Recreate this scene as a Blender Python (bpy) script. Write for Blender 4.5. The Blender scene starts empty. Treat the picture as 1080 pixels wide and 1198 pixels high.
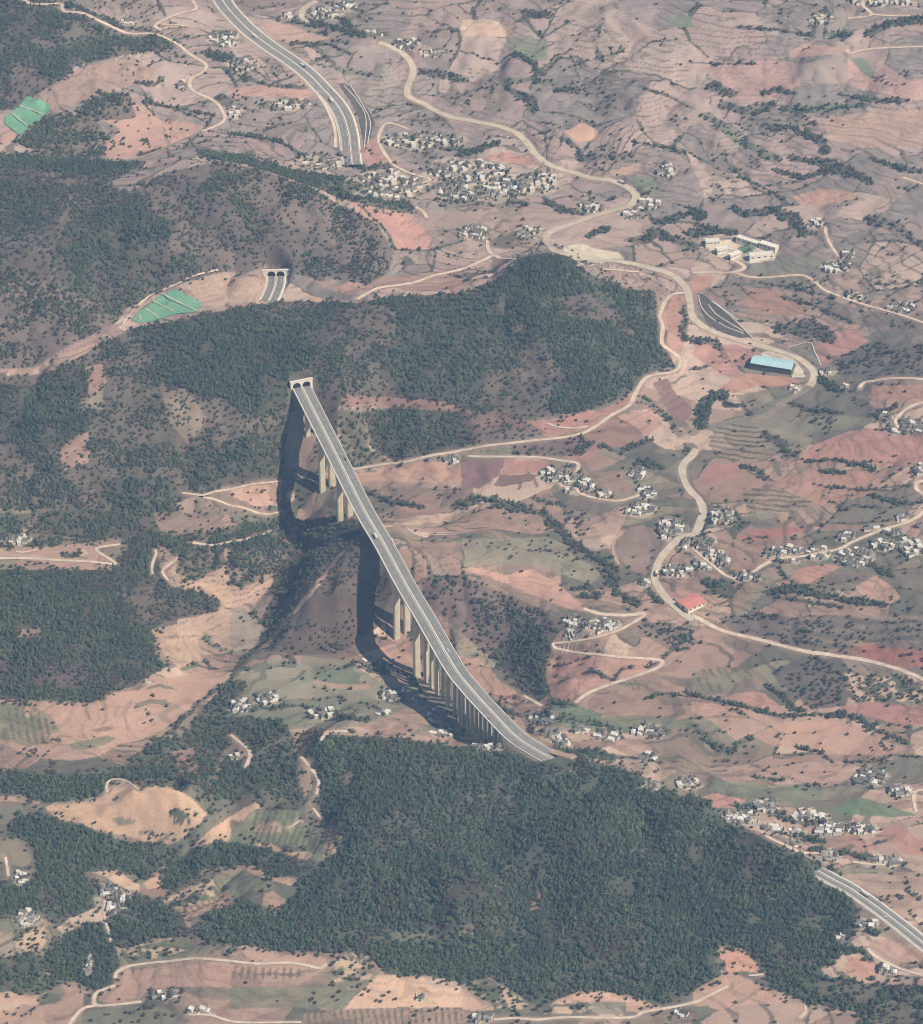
import bpy, math, random
import numpy as np
C_ = bpy.context
SC = C_.scene
COL = SC.collection
R = math.radians
HAZE = 0.88e-4
rng = np.random.default_rng(7)
random.seed(7)

# ------------------------------------------------------------------ camera geometry (metres)
PW, PH, FPX = 1080.0, 1198.0, 4600.0
DEP, DIST = R(33), 4600.0
CAM = np.array([0.0, -DIST*math.cos(DEP), DIST*math.sin(DEP)])
FWD = np.array([0.0, math.cos(DEP), -math.sin(DEP)])
UPV = np.array([0.0, math.sin(DEP), math.cos(DEP)])

def project(x, y, z):
    dx, dy, dz = x-CAM[0], y-CAM[1], z-CAM[2]
    d = dy*FWD[1]+dz*FWD[2]
    u = dy*UPV[1]+dz*UPV[2]
    return PW/2+FPX*dx/d, PH/2-FPX*u/d, d

def ray(px, py):
    px, py = np.asarray(px, float), np.asarray(py, float)
    a, b = (px-PW/2)/FPX, -(py-PH/2)/FPX
    return a, FWD[1]+b*UPV[1], FWD[2]+b*UPV[2]

def at_z(px, py, z):
    dx, dy, dz = ray(px, py)
    t = (np.asarray(z, float)-CAM[2])/dz
    return CAM[0]+t*dx, CAM[1]+t*dy

K = 1078/270.0
def tr(ox, oy, s):
    """survey points read off an enlarged quarter sheet"""
    out = []
    for p in s.split():
        a, b = p.split(',')
        out.append((ox+float(a)/K, oy+float(b)/K))
    return out
def pts(s):
    return [tuple(float(v) for v in p.split(',')) for p in s.split()]

# ------------------------------------------------------------------ noise
def hash2(ix, iy, seed):
    h = (ix.astype(np.int64)*374761393 + iy.astype(np.int64)*668265263 + seed*974634777) & 0xffffffff
    h = ((h ^ (h >> 13))*1274126177) & 0xffffffff
    h = ((h ^ (h >> 16))*2246822519) & 0xffffffff
    return ((h ^ (h >> 15)) & 0xffffff)/float(0x1000000)
def vnoise(x, y, seed):
    ix, iy = np.floor(x), np.floor(y)
    fx, fy = x-ix, y-iy
    fx, fy = fx*fx*(3-2*fx), fy*fy*(3-2*fy)
    a = hash2(ix, iy, seed); b = hash2(ix+1, iy, seed); c = hash2(ix, iy+1, seed); d = hash2(ix+1, iy+1, seed)
    return (a*(1-fx)+b*fx)*(1-fy)+(c*(1-fx)+d*fx)*fy
def fbm(x, y, sc, seed, octs=4):
    s, a, t = 0.0, 1.0, 0.0
    ca, sa = math.cos(0.6), math.sin(0.6)
    X, Y = x/sc, y/sc
    for k in range(octs):
        s = s+a*(vnoise(X, Y, seed+k*17)*2-1); t += a
        a *= 0.5; X, Y = (X*ca-Y*sa)*2.03+5.1, (X*sa+Y*ca)*2.03+1.7
    return s/t
def smooth(a, b, x):
    t = np.clip((x-a)/(b-a), 0, 1)
    return t*t*(3-2*t)

# ------------------------------------------------------------------ bridge survey: plan from pixels with a straight falling grade
DECK_PX = pts("351.5,450.7 390,526.5 425,595.8 449.3,637.5 474.3,684 500,727.4 531,781 553,809 576.6,834.8 603,861.7 626,877 642,886 660,895")
def deck_z(py):
    return 90-24*(np.asarray(py, float)-450)/(880-450)
def deck_xy(p):
    z = deck_z(p[1]); x, y = at_z(p[0], p[1], z)
    return float(x), float(y), float(z)
def catmull(P, step):
    P = [np.array(p, float) for p in P]
    P = [2*P[0]-P[1]]+P+[2*P[-1]-P[-2]]
    out = []
    for i in range(1, len(P)-2):
        n = max(1, int(np.linalg.norm(P[i+1][:2]-P[i][:2])/step))
        for k in range(n):
            t = k/n
            a, b, c, d = P[i-1], P[i], P[i+1], P[i+2]
            out.append(0.5*((2*b)+(c-a)*t+(2*a-5*b+4*c-d)*t*t+(3*b-a-3*c+d)*t**3))
    out.append(P[-2])
    return np.array(out)
DECK = catmull([deck_xy(p) for p in DECK_PX], 3.0)
DPX, DPY, _ = project(DECK[:, 0], DECK[:, 1], DECK[:, 2])

# ------------------------------------------------------------------ terrain heights: (pixel, height) survey, then a smooth surface through it
CTRL = """-50,-20,200 150,0,190 300,0,178 450,0,182 600,0,192 800,0,205 1000,0,215 1130,0,220
40,30,215 60,100,188 200,60,165 300,70,158 450,60,158 600,70,162 760,60,178 900,60,185 1080,60,195
30,140,165 120,150,165 200,130,150 330,130,136 400,120,130 520,110,130 650,130,138 800,120,152 950,120,155 1080,130,162
100,193,163 20,190,166 60,217,182 150,226,180 190,200,176 240,190,180 300,205,174 380,232,158 440,262,130 460,300,104 180,180,152 300,175,140 250,170,146 360,195,130
0,300,165 100,300,158 200,280,160 300,270,144 400,300,114 0,400,118 60,420,108 200,345,116 150,374,112 260,340,112 323,345,103 322,318,111 290,325,112 355,322,112 365,340,104 430,338,101 500,325,100 480,280,101
440,215,108 410,178,116 500,190,110 600,200,105 560,250,95 640,240,95 740,225,105 700,300,84 800,250,103 900,200,118 1000,230,128 1080,220,138 870,290,92 950,330,95 1080,330,112 800,330,79 560,310,92
640,303,150 600,315,134 690,325,128 750,350,104 785,345,80 785,430,62 560,345,117 480,352,112 420,355,112 380,352,108 330,352,104 290,362,112 220,375,117 150,387,111 60,437,100 0,450,95
352,430,103 330,442,96 380,446,96 300,440,92 200,460,88 100,500,74 0,520,70 60,560,54 200,560,45 300,520,50 280,575,30 240,582,30 170,600,28 60,600,32 0,630,30
365,515,24 338,540,26 320,580,6 345,600,-10 335,625,-14 300,630,14 430,500,52 480,500,60 560,510,58 430,550,26 480,560,30 560,540,45 650,500,60 720,480,61 520,600,34 450,585,24
430,618,70 400,660,52 370,690,33 340,720,13 318,745,-7 352,655,6 330,685,-4 310,705,-8 300,740,-14 418,700,26 406,740,6 425,765,2 370,752,5 445,690,30 390,715,28 380,740,10 432,735,5
500,640,62 560,640,57 620,660,50 700,680,38 560,600,45 650,610,40 482,662,64 520,690,46 600,700,38 640,720,35 560,740,18 590,760,6 620,800,-2 612,765,8 630,745,24 520,745,16 545,795,6 600,815,6 560,810,8
690,735,42 750,720,40 770,690,42 800,710,42 680,780,28 720,820,28 640,840,25 780,780,34 640,812,10
700,560,54 680,620,40 780,560,52 800,480,54 820,450,57 850,500,55 900,430,66 960,440,67 1000,400,84 1080,420,94 1080,500,88 950,520,65 880,560,58 1000,600,70 1080,620,78 820,640,50 900,650,58 980,640,67 840,700,44 950,700,54 1080,700,68 900,760,38 1000,760,44 1080,800,54 820,760,33 820,840,31 900,850,35 1000,860,41 1080,880,47 760,860,33 900,920,41 1000,930,45 1080,950,49 820,905,38 950,980,46 1030,1010,47
612,866,58 660,850,38 690,868,42 570,872,38 400,862,44 470,866,50 540,878,54 600,883,61 650,888,71 700,895,74 745,907,71 830,947,69 900,985,67 950,1016,62 1000,1050,49 1060,1085,46 985,1020,49
450,900,50 550,930,55 650,960,53 750,980,50 850,1010,46 950,1060,40 400,950,40 500,1000,42 540,982,40 590,993,31 622,1022,21 632,1052,14 560,1030,45 520,1015,49 680,1020,40 640,975,46 700,1060,32 800,1090,28 900,1110,28 560,1080,22 450,1080,20 350,1070,15 640,1130,14 760,1150,12 850,1130,22 940,1130,28 1000,1120,34 1080,1120,43 1080,1190,40 960,1180,26 850,1180,16 700,1180,8 540,1160,6 540,1198,4 430,1150,7 300,1150,4 200,1160,-2 100,1190,-12 0,1190,-15
130,925,22 180,930,29 220,945,25 160,985,-2 200,995,-10 260,960,4 320,940,24 380,965,18 300,998,-2 60,1000,0 0,1000,5 100,1040,-8 300,1030,14 260,1060,5 130,1070,-10 20,1070,-8 100,1120,-16 180,1100,-8 250,1120,6 130,1170,-12
0,940,8 60,910,14 0,860,6 100,840,9 200,810,-3 150,870,0 240,780,-12 250,860,-4 280,730,-14 200,750,-6 230,700,0 180,770,1 60,700,38 120,720,28 0,720,44 100,780,12 0,790,15 20,660,32 130,640,28 190,650,22 260,640,18 260,680,2
300,780,-2 380,790,4 440,790,6 380,830,12 300,830,5 450,830,13 520,845,20 330,870,20 290,900,14 350,900,28 370,920,30"""
cp = []
for ln in CTRL.split():
    px, py, z = (float(v) for v in ln.split(','))
    x, y = at_z(px, py, z); cp.append((float(x), float(y), z))
# pier feet: plan position from the deck above, height from where the foot is seen
PIER_FEET = [(381.2, 570), (402.5, 606), (469.0, 746), (492.5, 790), (503, 796), (511, 805), (519, 814), (527, 820), (548, 838), (567, 849)]
PIER_X = [f[0] for f in PIER_FEET]
def deck_at_px(px):
    i = int(np.argmin(np.abs(DPX-px))); return i
for px, py in PIER_FEET:
    i = deck_at_px(px)
    zz = np.linspace(-60, 90, 1501)
    _, p, _ = project(DECK[i, 0], DECK[i, 1], zz)
    z = float(zz[np.argmin(np.abs(p-py))])
    if py < 830 : cp.append((DECK[i, 0], DECK[i, 1], z))
# spur and abutments lie just under the deck
for px, dz in ((352.5, 1.0), (357, 14), (364, 30), (438, 9), (444, 5), (450, 9), (455, 20), (622, 1.5), (632, 1), (600, 9)):
    i = deck_at_px(px); cp.append((DECK[i, 0], DECK[i, 1], DECK[i, 2]-dz))
cp = np.array(cp)
# ring of outer points carries the edge heights outward
ring = []
for a in np.linspace(0, 2*np.pi, 40, endpoint=False):
    x, y = 1500*math.cos(a), 250+1900*math.sin(a)
    k = np.argsort((cp[:, 0]-x)**2+(cp[:, 1]-y)**2)[:4]
    ring.append((x, y, float(cp[k, 2].mean())))
cp = np.vstack([cp, ring])
CS = 22.0
Dm = np.sqrt((cp[:, None, 0]-cp[None, :, 0])**2+(cp[:, None, 1]-cp[None, :, 1])**2+CS*CS)
n = len(cp)
A = np.zeros((n+1, n+1)); A[:n, :n] = Dm-np.eye(n)*2.0; A[:n, n] = 1; A[n, :n] = 1
wts = np.linalg.solve(A, np.append(cp[:, 2], 0))
def base_height(x, y):
    out = np.full(x.shape, wts[n])
    for i in range(n):
        out += wts[i]*np.sqrt((x-cp[i, 0])**2+(y-cp[i, 1])**2+CS*CS)
    return out
def axis(lo, hi, step, far):
    core = np.arange(lo, hi+step/2, step)
    g, s, out = [], step, hi
    while out < far:
        s *= 1.16; out += s; g.append(out)
    h, s, out = [], step, lo
    while out > -far:
        s *= 1.16; out -= s; h.append(out)
    return np.array(h[::-1]+list(core)+g)
XS = axis(-760, 760, 1.6, 16000); YS = axis(-960, 1420, 1.9, 16000)
GX, GY = np.meshgrid(XS, YS)
NY, NX = GX.shape
xc, yc = np.clip(GX, -1500, 1500), np.clip(GY, -1500, 2200)
HZ = base_height(xc.ravel(), yc.ravel()).reshape(GX.shape)
far = smooth(1300, 5000, np.hypot(GX, GY-250))
HZ = HZ*(1-far)+far*(90+150*fbm(GX, GY, 2600, 91, 3))
HZ += 4.4*fbm(GX, GY, 95, 11, 3)+0.5*fbm(GX, GY, 26, 12, 2)

# gullies and spurs, stronger where the land is steep
_gy, _gx = np.gradient(HZ, YS, XS); _sl = np.hypot(_gx, _gy)
_dk = np.full(GX.shape, 1.0)
for P in DECK[::4]:
    i0, i1 = np.searchsorted(XS, [P[0]-80, P[0]+80]); j0, j1 = np.searchsorted(YS, [P[1]-80, P[1]+80])
    _dk[j0:j1, i0:i1] = np.minimum(_dk[j0:j1, i0:i1], smooth(16, 50, np.hypot(GX[j0:j1, i0:i1]-P[0], GY[j0:j1, i0:i1]-P[1]))*.6+.4)
HZ += np.clip((_sl-.13)*36, 0, 11)*_dk*(1-far)*(np.abs(fbm(GX, GY, 115, 95, 4))*3.2-.62)+1.7*np.clip(_sl*4-.5, 0, 1)*(np.abs(fbm(GX, GY, 34, 97, 3))*3-.6)

def sample(G, x, y):
    x, y = np.asarray(x, float), np.asarray(y, float)
    i = np.clip(np.searchsorted(XS, x)-1, 0, NX-2); j = np.clip(np.searchsorted(YS, y)-1, 0, NY-2)
    u = np.clip((x-XS[i])/(XS[i+1]-XS[i]), 0, 1); v = np.clip((y-YS[j])/(YS[j+1]-YS[j]), 0, 1)
    return (G[j, i]*(1-u)+G[j, i+1]*u)*(1-v)+(G[j+1, i]*(1-u)+G[j+1, i+1]*u)*v
def nearest(G, x, y):
    i = np.clip(np.searchsorted(XS, x), 0, NX-1); j = np.clip(np.searchsorted(YS, y), 0, NY-1)
    return G[j, i]
def ground(px, py):
    """first place on the terrain met by the sight line"""
    dx, dy, dz = ray(px, py)
    t = (280-CAM[2])/dz
    t1 = (-60-CAM[2])/dz
    hit = np.zeros(np.shape(dx), bool); T = t1.copy() if hasattr(t1, 'copy') else np.array(t1)
    step = 1.2
    for k in range(800):
        x, y, z = CAM[0]+t*dx, CAM[1]+t*dy, CAM[2]+t*dz
        below = (z <= sample(HZ, x, y)) & ~hit
        T = np.where(below, t-step*0.5, T); hit |= below
        if hit.all(): break
        t = t+step
    x, y = CAM[0]+T*dx, CAM[1]+T*dy
    return x, y, sample(HZ, x, y)
def ground_pts(P):
    P = np.array(P); x, y, z = ground(P[:, 0], P[:, 1])
    return np.stack([x, y, z], 1)

# ------------------------------------------------------------------ roads
# (name, kind, width, points)
TR = []
def track(P, w=4.5, m='track'): TR.append((m, w, P))
track(tr(0,0,"110,0 150,15 215,20 285,20 300,48 385,62 460,90 535,130 600,162 700,155 775,178 840,215 880,250 935,280 965,305 945,340 900,362 886,390 905,425 1000,470 1040,520 1045,570 945,615"), 5)
track(tr(0,0,"945,615 840,660 700,725 600,745"), 5, 'gravel')
track(tr(0,0,"900,0 917,40 850,60 780,85 725,118 755,145"), 4.5)
track(tr(0,0,"745,112 860,120 930,130"), 3.5)
track(tr(270,0,"400,0 345,40 330,70 340,90 365,105"), 8, 'road')
track(tr(270,0,"690,195 770,230 820,265 850,310 848,355 830,400 825,440 850,465 900,490 960,520 1040,550 1078,560")+tr(540,0,"95,572 170,590 250,620 300,660 340,715 390,755 450,785 520,812 600,828 700,845 770,870 810,900 812,930 780,960 700,985 600,1015 520,1045 440,1070 400,1095 395,1125 420,1150 455,1175")+pts("662,297 690,302 730,308 765,314 787,322 798,331 804,341 807,355 810,369")+tr(810,300,"40,320 100,355 200,385 300,415 400,440 480,470 540,505 570,550 560,590 545,605"), 9.5, 'road')
track(tr(810,300,"545,605 500,640 420,690 350,740 290,765"), 5, 'gravel')
track(tr(540,300,"1100,900 1078,930 1040,970 1030,1010 1050,1070 1078,1110")+tr(810,300,"30,1130 48,1190")+tr(810,600,"38,40 10,95")+tr(540,600,"1030,115 960,170 925,220 905,280 905,320 940,380 1000,440 1060,490 1085,500"), 9, 'road')
track(tr(810,600,"0,478 70,520 150,555 300,590 500,640 650,665 800,690 950,725 1078,775 1110,790"), 6.5)
track(tr(270,300,"540,998 700,975 830,955 930,930 1078,910")+tr(540,300,"80,890 200,875 350,860 480,845 570,825 640,785 700,740 780,700 805,655 850,575 900,555 1000,540 1020,510 1015,475 960,425 935,390 940,330 928,280 945,220 980,185 1040,170"), 5)
track(tr(0,300,"850,1100 950,1120 1000,1095 1078,1085")+tr(270,300,"100,1065 240,1050"), 4)
track(tr(0,300,"950,1120 1020,1140 1078,1160")+tr(270,300,"60,1175 120,1198")+tr(270,600,"160,8 235,0"), 4)
track(tr(540,300,"30,935 200,935 350,940 480,955 540,965 545,985 535,1010"), 4.5)
track(tr(540,300,"460,1060 470,1075 540,1080 545,1100 600,1125 700,1142 760,1138 830,1115"), 4)
track(tr(540,300,"400,780 450,795 520,800 590,795"), 3.5)
track(tr(540,600,"570,450 650,470 760,478 860,470"), 6)
track(tr(540,600,"860,470 830,495 740,545 640,575 540,595 430,615 435,640 470,650 600,655 740,672 900,685 935,692 940,708 900,730 800,765 700,800 600,840 545,875 535,885"), 4.5)
track(tr(540,600,"290,860 340,880 375,895"), 4)
track(tr(540,600,"750,90 715,130 708,180 735,245"), 3.5, 'dirt')
track(tr(810,600,"280,280 340,240 400,215 520,200 680,170 750,135 830,100 900,75 1000,45 1060,15 1078,-10"), 4.5)
track(tr(810,600,"0,165 60,215 150,290 200,305"), 4)
track(tr(810,300,"1078,1110 1045,1085 1050,1060 1078,1045"), 5)
track(tr(810,300,"780,620 800,595 850,580 950,568 1090,573"), 4.5)
track(tr(810,300,"1090,678 1020,700 960,750 950,775 965,800"), 4.5)
track(tr(810,300,"0,75 100,78 200,75 245,40 160,8 115,0"), 5)
track(tr(810,300,"200,78 300,100 480,85 530,90 580,125 620,160 695,188"), 4.5)
track(tr(810,300,"700,190 800,225 900,250 1010,285 1090,312"), 4)
track(tr(810,0,"725,90 780,80 840,70 800,30 800,0"), 4.5)
track(tr(810,0,"840,70 950,72 1090,72"), 4.5)
track(tr(810,0,"1090,215 1000,220 820,230 735,255 722,240 735,230"), 5)
track(tr(810,0,"620,1060 625,1100 650,1150 680,1198"), 4)
track(tr(810,0,"900,860 925,900 930,940 870,980"), 3.5, 'gravel')
track(tr(810,0,"985,830 1090,864"), 4.5)
track(tr(540,0,"120,1120 125,1165 150,1198"), 4.5)
track(tr(270,300,"590,200 650,165 700,145 850,125 950,90 1078,60")+tr(540,300,"100,20 145,0 180,10 290,12"), 5)
track(tr(540,300,"540,35 620,48"), 4); track(tr(540,300,"660,55 830,75"), 3.5)
track(tr(270,0,"830,605 790,590 735,570 705,600 690,650 710,700 750,760 800,795 860,815 930,840 895,855"), 4.5)
track(tr(270,0,"865,965 900,990 918,1020"), 4.5)
track(tr(0,600,"-20,210 150,215 300,222 420,228 540,240 520,220 450,168 560,148"), 3.8)
track(tr(0,600,"75,180 110,185 180,170"), 3)
track(tr(0,600,"725,170 730,190 712,240 714,290"), 3.2); track(tr(0,600,"785,320 760,270 790,240 835,212"), 3.2)
track(tr(0,600,"900,140 1000,150 1078,135")+tr(270,600,"90,115 190,92"), 4)
track(tr(270,600,"0,1040 50,1080 85,1105 90,1140 70,1190"), 4); track(tr(270,600,"425,1070 430,1045 480,1015 545,1025"), 4)
track(tr(270,600,"330,1145 385,1198")+tr(270,898,"400,30 412,70 400,130"), 3.6); track(tr(270,898,"385,185 415,235"), 2.6)
track(tr(0,898,"540,985 545,960 600,930 700,915 800,905 900,890 1000,893 1078,903")+tr(270,898,"130,915 280,912 370,930 420,940 450,915"), 3.8)
track(tr(0,898,"540,1015 460,1050 440,1080 450,1110 560,1105 660,1090"), 3.8)
track(tr(0,898,"450,1110 390,1125 350,1165 325,1200 300,1240"), 4)
track(tr(0,898,"880,1155 980,1155 1078,1185")+tr(270,898,"100,1190 330,1190"), 3)
track(tr(540,898,"150,1180 240,1170 350,1178 500,1165 780,1170 850,1145 950,1125 1078,1100")+tr(810,898,"60,1075 130,1040 165,1020"), 3.6)
track(tr(810,898,"265,975 335,965"), 3); track(tr(810,898,"525,1110 530,1140 500,1175"), 3)
track(tr(810,898,"820,840 850,880 910,915 1000,950 1090,972"), 3.6); track(tr(810,898,"1090,105 1045,110 1035,150 1045,205"), 4)
track(tr(810,898,"340,320 400,345 500,385 590,410"), 3.4); track(tr(810,898,"750,440 830,450 900,455"), 3)
track(tr(540,600,"275,1010 330,1050 420,1110 530,1140"), 8, 'dirt')
track(tr(0,898,"500,110 500,80 530,60 590,65 650,100"), 2.6); track(tr(270,898,"265,290 295,265 325,240 340,255"), 2.2)
track(tr(0,898,"25,415 35,470 40,510"), 3); track(tr(0,898,"490,620 490,700 510,770 520,815"), 2.6)

def lane_z(Pg, k=9):
    z = Pg[:, 2].copy(); pad = np.pad(z, k, mode='edge'); ker = np.ones(2*k+1)/(2*k+1)
    return np.convolve(pad, ker, 'valid')
def press(Pg, hw, blend, drop=0.3):
    """cut and fill the terrain to carry a road"""
    x0, x1, y0, y1 = Pg[:, 0].min()-hw-blend, Pg[:, 0].max()+hw+blend, Pg[:, 1].min()-hw-blend, Pg[:, 1].max()+hw+blend
    i0, i1 = np.searchsorted(XS, [x0, x1]); j0, j1 = np.searchsorted(YS, [y0, y1])
    best = np.full((j1-j0, i1-i0), 1e9); bz = np.zeros((j1-j0, i1-i0))
    for a, b in zip(Pg[:-1], Pg[1:]):
        m = hw+blend+2
        ia, ib = np.searchsorted(XS, [min(a[0], b[0])-m, max(a[0], b[0])+m]); ja, jb = np.searchsorted(YS, [min(a[1], b[1])-m, max(a[1], b[1])+m])
        ia, ib, ja, jb = max(ia, i0), min(ib, i1), max(ja, j0), min(jb, j1)
        if ib <= ia or jb <= ja: continue
        gx, gy = GX[ja:jb, ia:ib], GY[ja:jb, ia:ib]
        d = b[:2]-a[:2]; L = d@d+1e-9
        t = np.clip(((gx-a[0])*d[0]+(gy-a[1])*d[1])/L, 0, 1)
        dist = np.hypot(gx-a[0]-t*d[0], gy-a[1]-t*d[1]); z = a[2]+t*(b[2]-a[2])
        s = (slice(ja-j0, jb-j0), slice(ia-i0, ib-i0))
        k = dist < best[s]
        best[s] = np.where(k, dist, best[s]); bz[s] = np.where(k, z, bz[s])
    w = 1-smooth(hw, hw+blend, best)
    H = HZ[j0:j1, i0:i1]
    HZ[j0:j1, i0:i1] = H*(1-w)+(bz-drop)*w
    np.minimum(VERGE[j0:j1, i0:i1], best-hw, out=VERGE[j0:j1, i0:i1])
VERGE = np.full(GX.shape, 99.0)

UP_HW = catmull(ground_pts(tr(270,0,"-50,-30 -36,0 5,60 80,135 180,212 290,290 370,352 430,412 490,485 530,560 552,640 558,700")), 6)
UP_HW[:, 2] = lane_z(UP_HW, 12)
def hidden_end(P, d):     # carry a line on, straight, past its last point
    v = P[-1]-P[-6]; v = v/np.linalg.norm(v[:2]); return np.vstack([P, P[-1]+v*d*0.5, P[-1]+v*d])
LOW_HW = catmull([np.array([*[float(q) for q in at_z(px, py, z)], z]) for px, py, z in ((936,1009,50.6),(956,1019,50),(975,1029.5,49),(998,1042,48.5),(1040,1072,47.5),(1079,1103,46.5),(1120,1136,45.5))], 5)
MID_HW = catmull([np.array([*[float(q) for q in at_z(px, py, 103.0)], 103.0]) for px, py in ((323,322),(322.5,332),(318,345),(314,352.5))], 4)
press(UP_HW, 15, 14); press(LOW_HW[project(LOW_HW[:, 0], LOW_HW[:, 1], LOW_HW[:, 2])[0] > 964], 9.5, 9)
press(MID_HW[1:], 11.5, 6)
ROADS = []
for m, w, P in TR:
    Pg = catmull(ground_pts(P), 4.0)
    Pg[:, 2] = lane_z(Pg, 5)
    ROADS.append([m, w, Pg])
for r in sorted(ROADS, key=lambda r: r[1]):
    press(r[2], r[1]/2+0.8, 4.0)
for r in ROADS:      # later cuttings may have moved the ground under an earlier road
    r[2][:, 2] = np.maximum(r[2][:, 2], sample(HZ, r[2][:, 0], r[2][:, 1])+0.12)
# the deck lands on a bench at its far end, and starts from a notch in the ridge
press(DECK[(DPX > 598) & (DPX < 638)], 12.5, 5)
press(DECK[1:5], 10.5, 4, 0.5)
press(MID_HW[1:4], 11, 13, 0.4)
# ------------------------------------------------------------------ land cover (vertex attributes)
def lin(c, k=1.15):
    c = np.array(c, float)/255.0
    return np.where(c <= 0.04045, c/12.92, ((c+0.055)/1.055)**2.4)*k
PX, PY, DD = project(GX, GY, HZ)
WX = 4.0*fbm(GX, GY, 30, 21, 3)+1.6*fbm(GX, GY, 7, 22, 2)
WY = 2.6*fbm(GX, GY, 30, 23, 3)+1.0*fbm(GX, GY, 7, 24, 2)
OKV = np.flatnonzero(((DD < 9000) & (DD > 1500) & (PX > -900) & (PX < 2000) & (PY > -700) & (PY < 1900)).ravel())
_o = OKV[np.argsort((PY+WY*0.5).ravel()[OKV], kind='stable')]
QX, QY = (PX+WX*0.5).ravel()[_o], (PY+WY*0.5).ravel()[_o]
def inside(P):
    """flat indices of the terrain vertices in a surveyed outline (an outline that leaves the survey runs on beyond it)"""
    P = np.array(P, float)
    P[:, 0] = np.where(P[:, 0] <= 3, P[:, 0]-500, np.where(P[:, 0] >= 1077, P[:, 0]+500, P[:, 0])); P[:, 1] = np.where(P[:, 1] <= 2, P[:, 1]-250, np.where(P[:, 1] >= 1196, P[:, 1]+250, P[:, 1]))
    i0, i1 = np.searchsorted(QY, [P[:, 1].min(), P[:, 1].max()])
    x, y = QX[i0:i1], QY[i0:i1]
    k = np.flatnonzero((x > P[:, 0].min()) & (x < P[:, 0].max()))
    x, y = x[k], y[k]
    c = np.zeros(x.shape, bool)
    for (x0, y0), (x1, y1) in zip(P, np.roll(P, -1, 0)):
        if y0 == y1: continue
        c ^= ((y0 > y) != (y1 > y)) & (x < (x1-x0)*(y-y0)/(y1-y0)+x0)
    return _o[i0:i1][k[c]]
def cells(x, y, sx, sy, seed):
    """nearest / second nearest jittered site: cell id noise and distance to the cell's edge"""
    X, Y = x/sx, y/sy
    ix, iy = np.floor(X), np.floor(Y)
    d1 = np.full(X.shape, 9.0); d2 = d1.copy(); idv = np.zeros(X.shape); idw = np.zeros(X.shape)
    for a in (-1, 0, 1):
        for b in (-1, 0, 1):
            cx, cy = ix+a, iy+b
            jx, jy = cx+0.5+0.85*(hash2(cx, cy, seed)-0.5), cy+0.5+0.85*(hash2(cx, cy, seed+1)-0.5)
            d = np.hypot((X-jx), (Y-jy)); near = d < d1
            d2 = np.where(near, d1, np.minimum(d2, d))
            idv = np.where(near, hash2(cx, cy, seed+2), idv); idw = np.where(near, hash2(cx, cy, seed+3), idw)
            d1 = np.where(near, d, d1)
    return idv, idw, (d2-d1)*min(sx, sy)*0.5

lo = fbm(GX, GY, 160, 31, 3); lo2 = fbm(GX, GY, 70, 32, 3)
qx = GX+40*fbm(GX, GY, 120, 33, 2)+2*fbm(GX, GY, 14, 35, 2); qy = GY+46*fbm(GX, GY, 120, 34, 2)+2*fbm(GX, GY, 14, 36, 2)-0.8*HZ
idA, idA2, eA = cells(qx, qy, 104, 64, 41)
idB, idB2, eB = cells(qx+13, qy+0.15*qx, 52, 20, 51)
split = idA2 > 0.36                       # some parcels are cut into strips
th_ = (idA*7.31 % 1.0)*1.5-.75; wd_ = 9.0+16*(idA*3.77 % 1.0); sA = (-qx*np.sin(th_)+qy*np.cos(th_)*.8)/wd_
idB = 0.25*idB+0.75*hash2(np.floor(sA), np.floor(idA*997), 57); eB = (0.5-np.abs((sA % 1.0)-0.5))*wd_       # ploughed strips
edge = np.where(split, np.minimum(eA, eB+.35), eA)
idp = np.where(split, (idA*0.55+idB*0.45), idA); idq = np.where(split, idB2, idA2)
def ramp(v, stops):
    v = np.clip(v, 0, 1); out = np.zeros(v.shape+(3,))
    for (a, ca), (b, cb) in zip(stops[:-1], stops[1:]):
        k = (v >= a) & (v <= b); t = ((v-a)/(b-a))[k][:, None]; out[k] = ca*(1-t)+cb*t
    return out
PAL = [(0.0, lin((108,104,92))), (0.16, lin((126,120,104))), (0.28, lin((134,112,102))), (0.38, lin((144,136,114))), (0.48, lin((152,121,108))), (0.68, lin((168,135,118))), (0.86, lin((181,149,130))), (1.0, lin((198,168,146)))]
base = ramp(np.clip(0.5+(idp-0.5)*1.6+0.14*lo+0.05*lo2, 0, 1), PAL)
upness = smooth(640, 100, PY)[..., None]  # distance haze put into the colour: far land paler and more mauve, near hills warmer
haze_c = lin((166,149,149)); base = base*(1-0.6*upness)+haze_c*(0.6*upness)
eb = fbm(GX, GY, 60, 61, 3)+0.5*fbm(GX, GY, 16, 62, 2)
HEDGE = (edge < np.where(split, 0.65, 0.95)+np.maximum(1.4*eb, -.25)) & (eb > -0.14)
hz2 = HZ+1.6*fbm(GX, GY, 55, 63, 3)
tb = (hz2/3.6) % 1.0
TERR = (tb < 0.17) & (fbm(GX, GY, 75, 64, 3)+0.3*fbm(GX, GY, 18, 66, 2) > -0.05)
step_tone = (hash2(np.floor(hz2/3.6), np.floor(idA*7), 65)-0.5)*0.16
base *= (1+step_tone*(lo2 > -0.2))[..., None]
hedge_c = lin((98,96,86)); terr_c = lin((108,98,88))
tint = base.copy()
tint[TERR] = tint[TERR]*0.35+terr_c*0.65
tint[HEDGE] = hedge_c*(0.85+0.3*idB[HEDGE][:, None])
PINE = np.zeros(GX.shape); BROWN = PINE.copy(); DOTS = PINE.copy(); FURROW = np.where(idq > 0.35, 0.6, 0.15)
DOTS[HEDGE & (eb > 0.12)] = 0.5
DOTS += 0.008
grain1 = fbm(GX, GY, 11, 71, 3); grain2 = fbm(GX, GY, 34, 72, 3)
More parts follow.
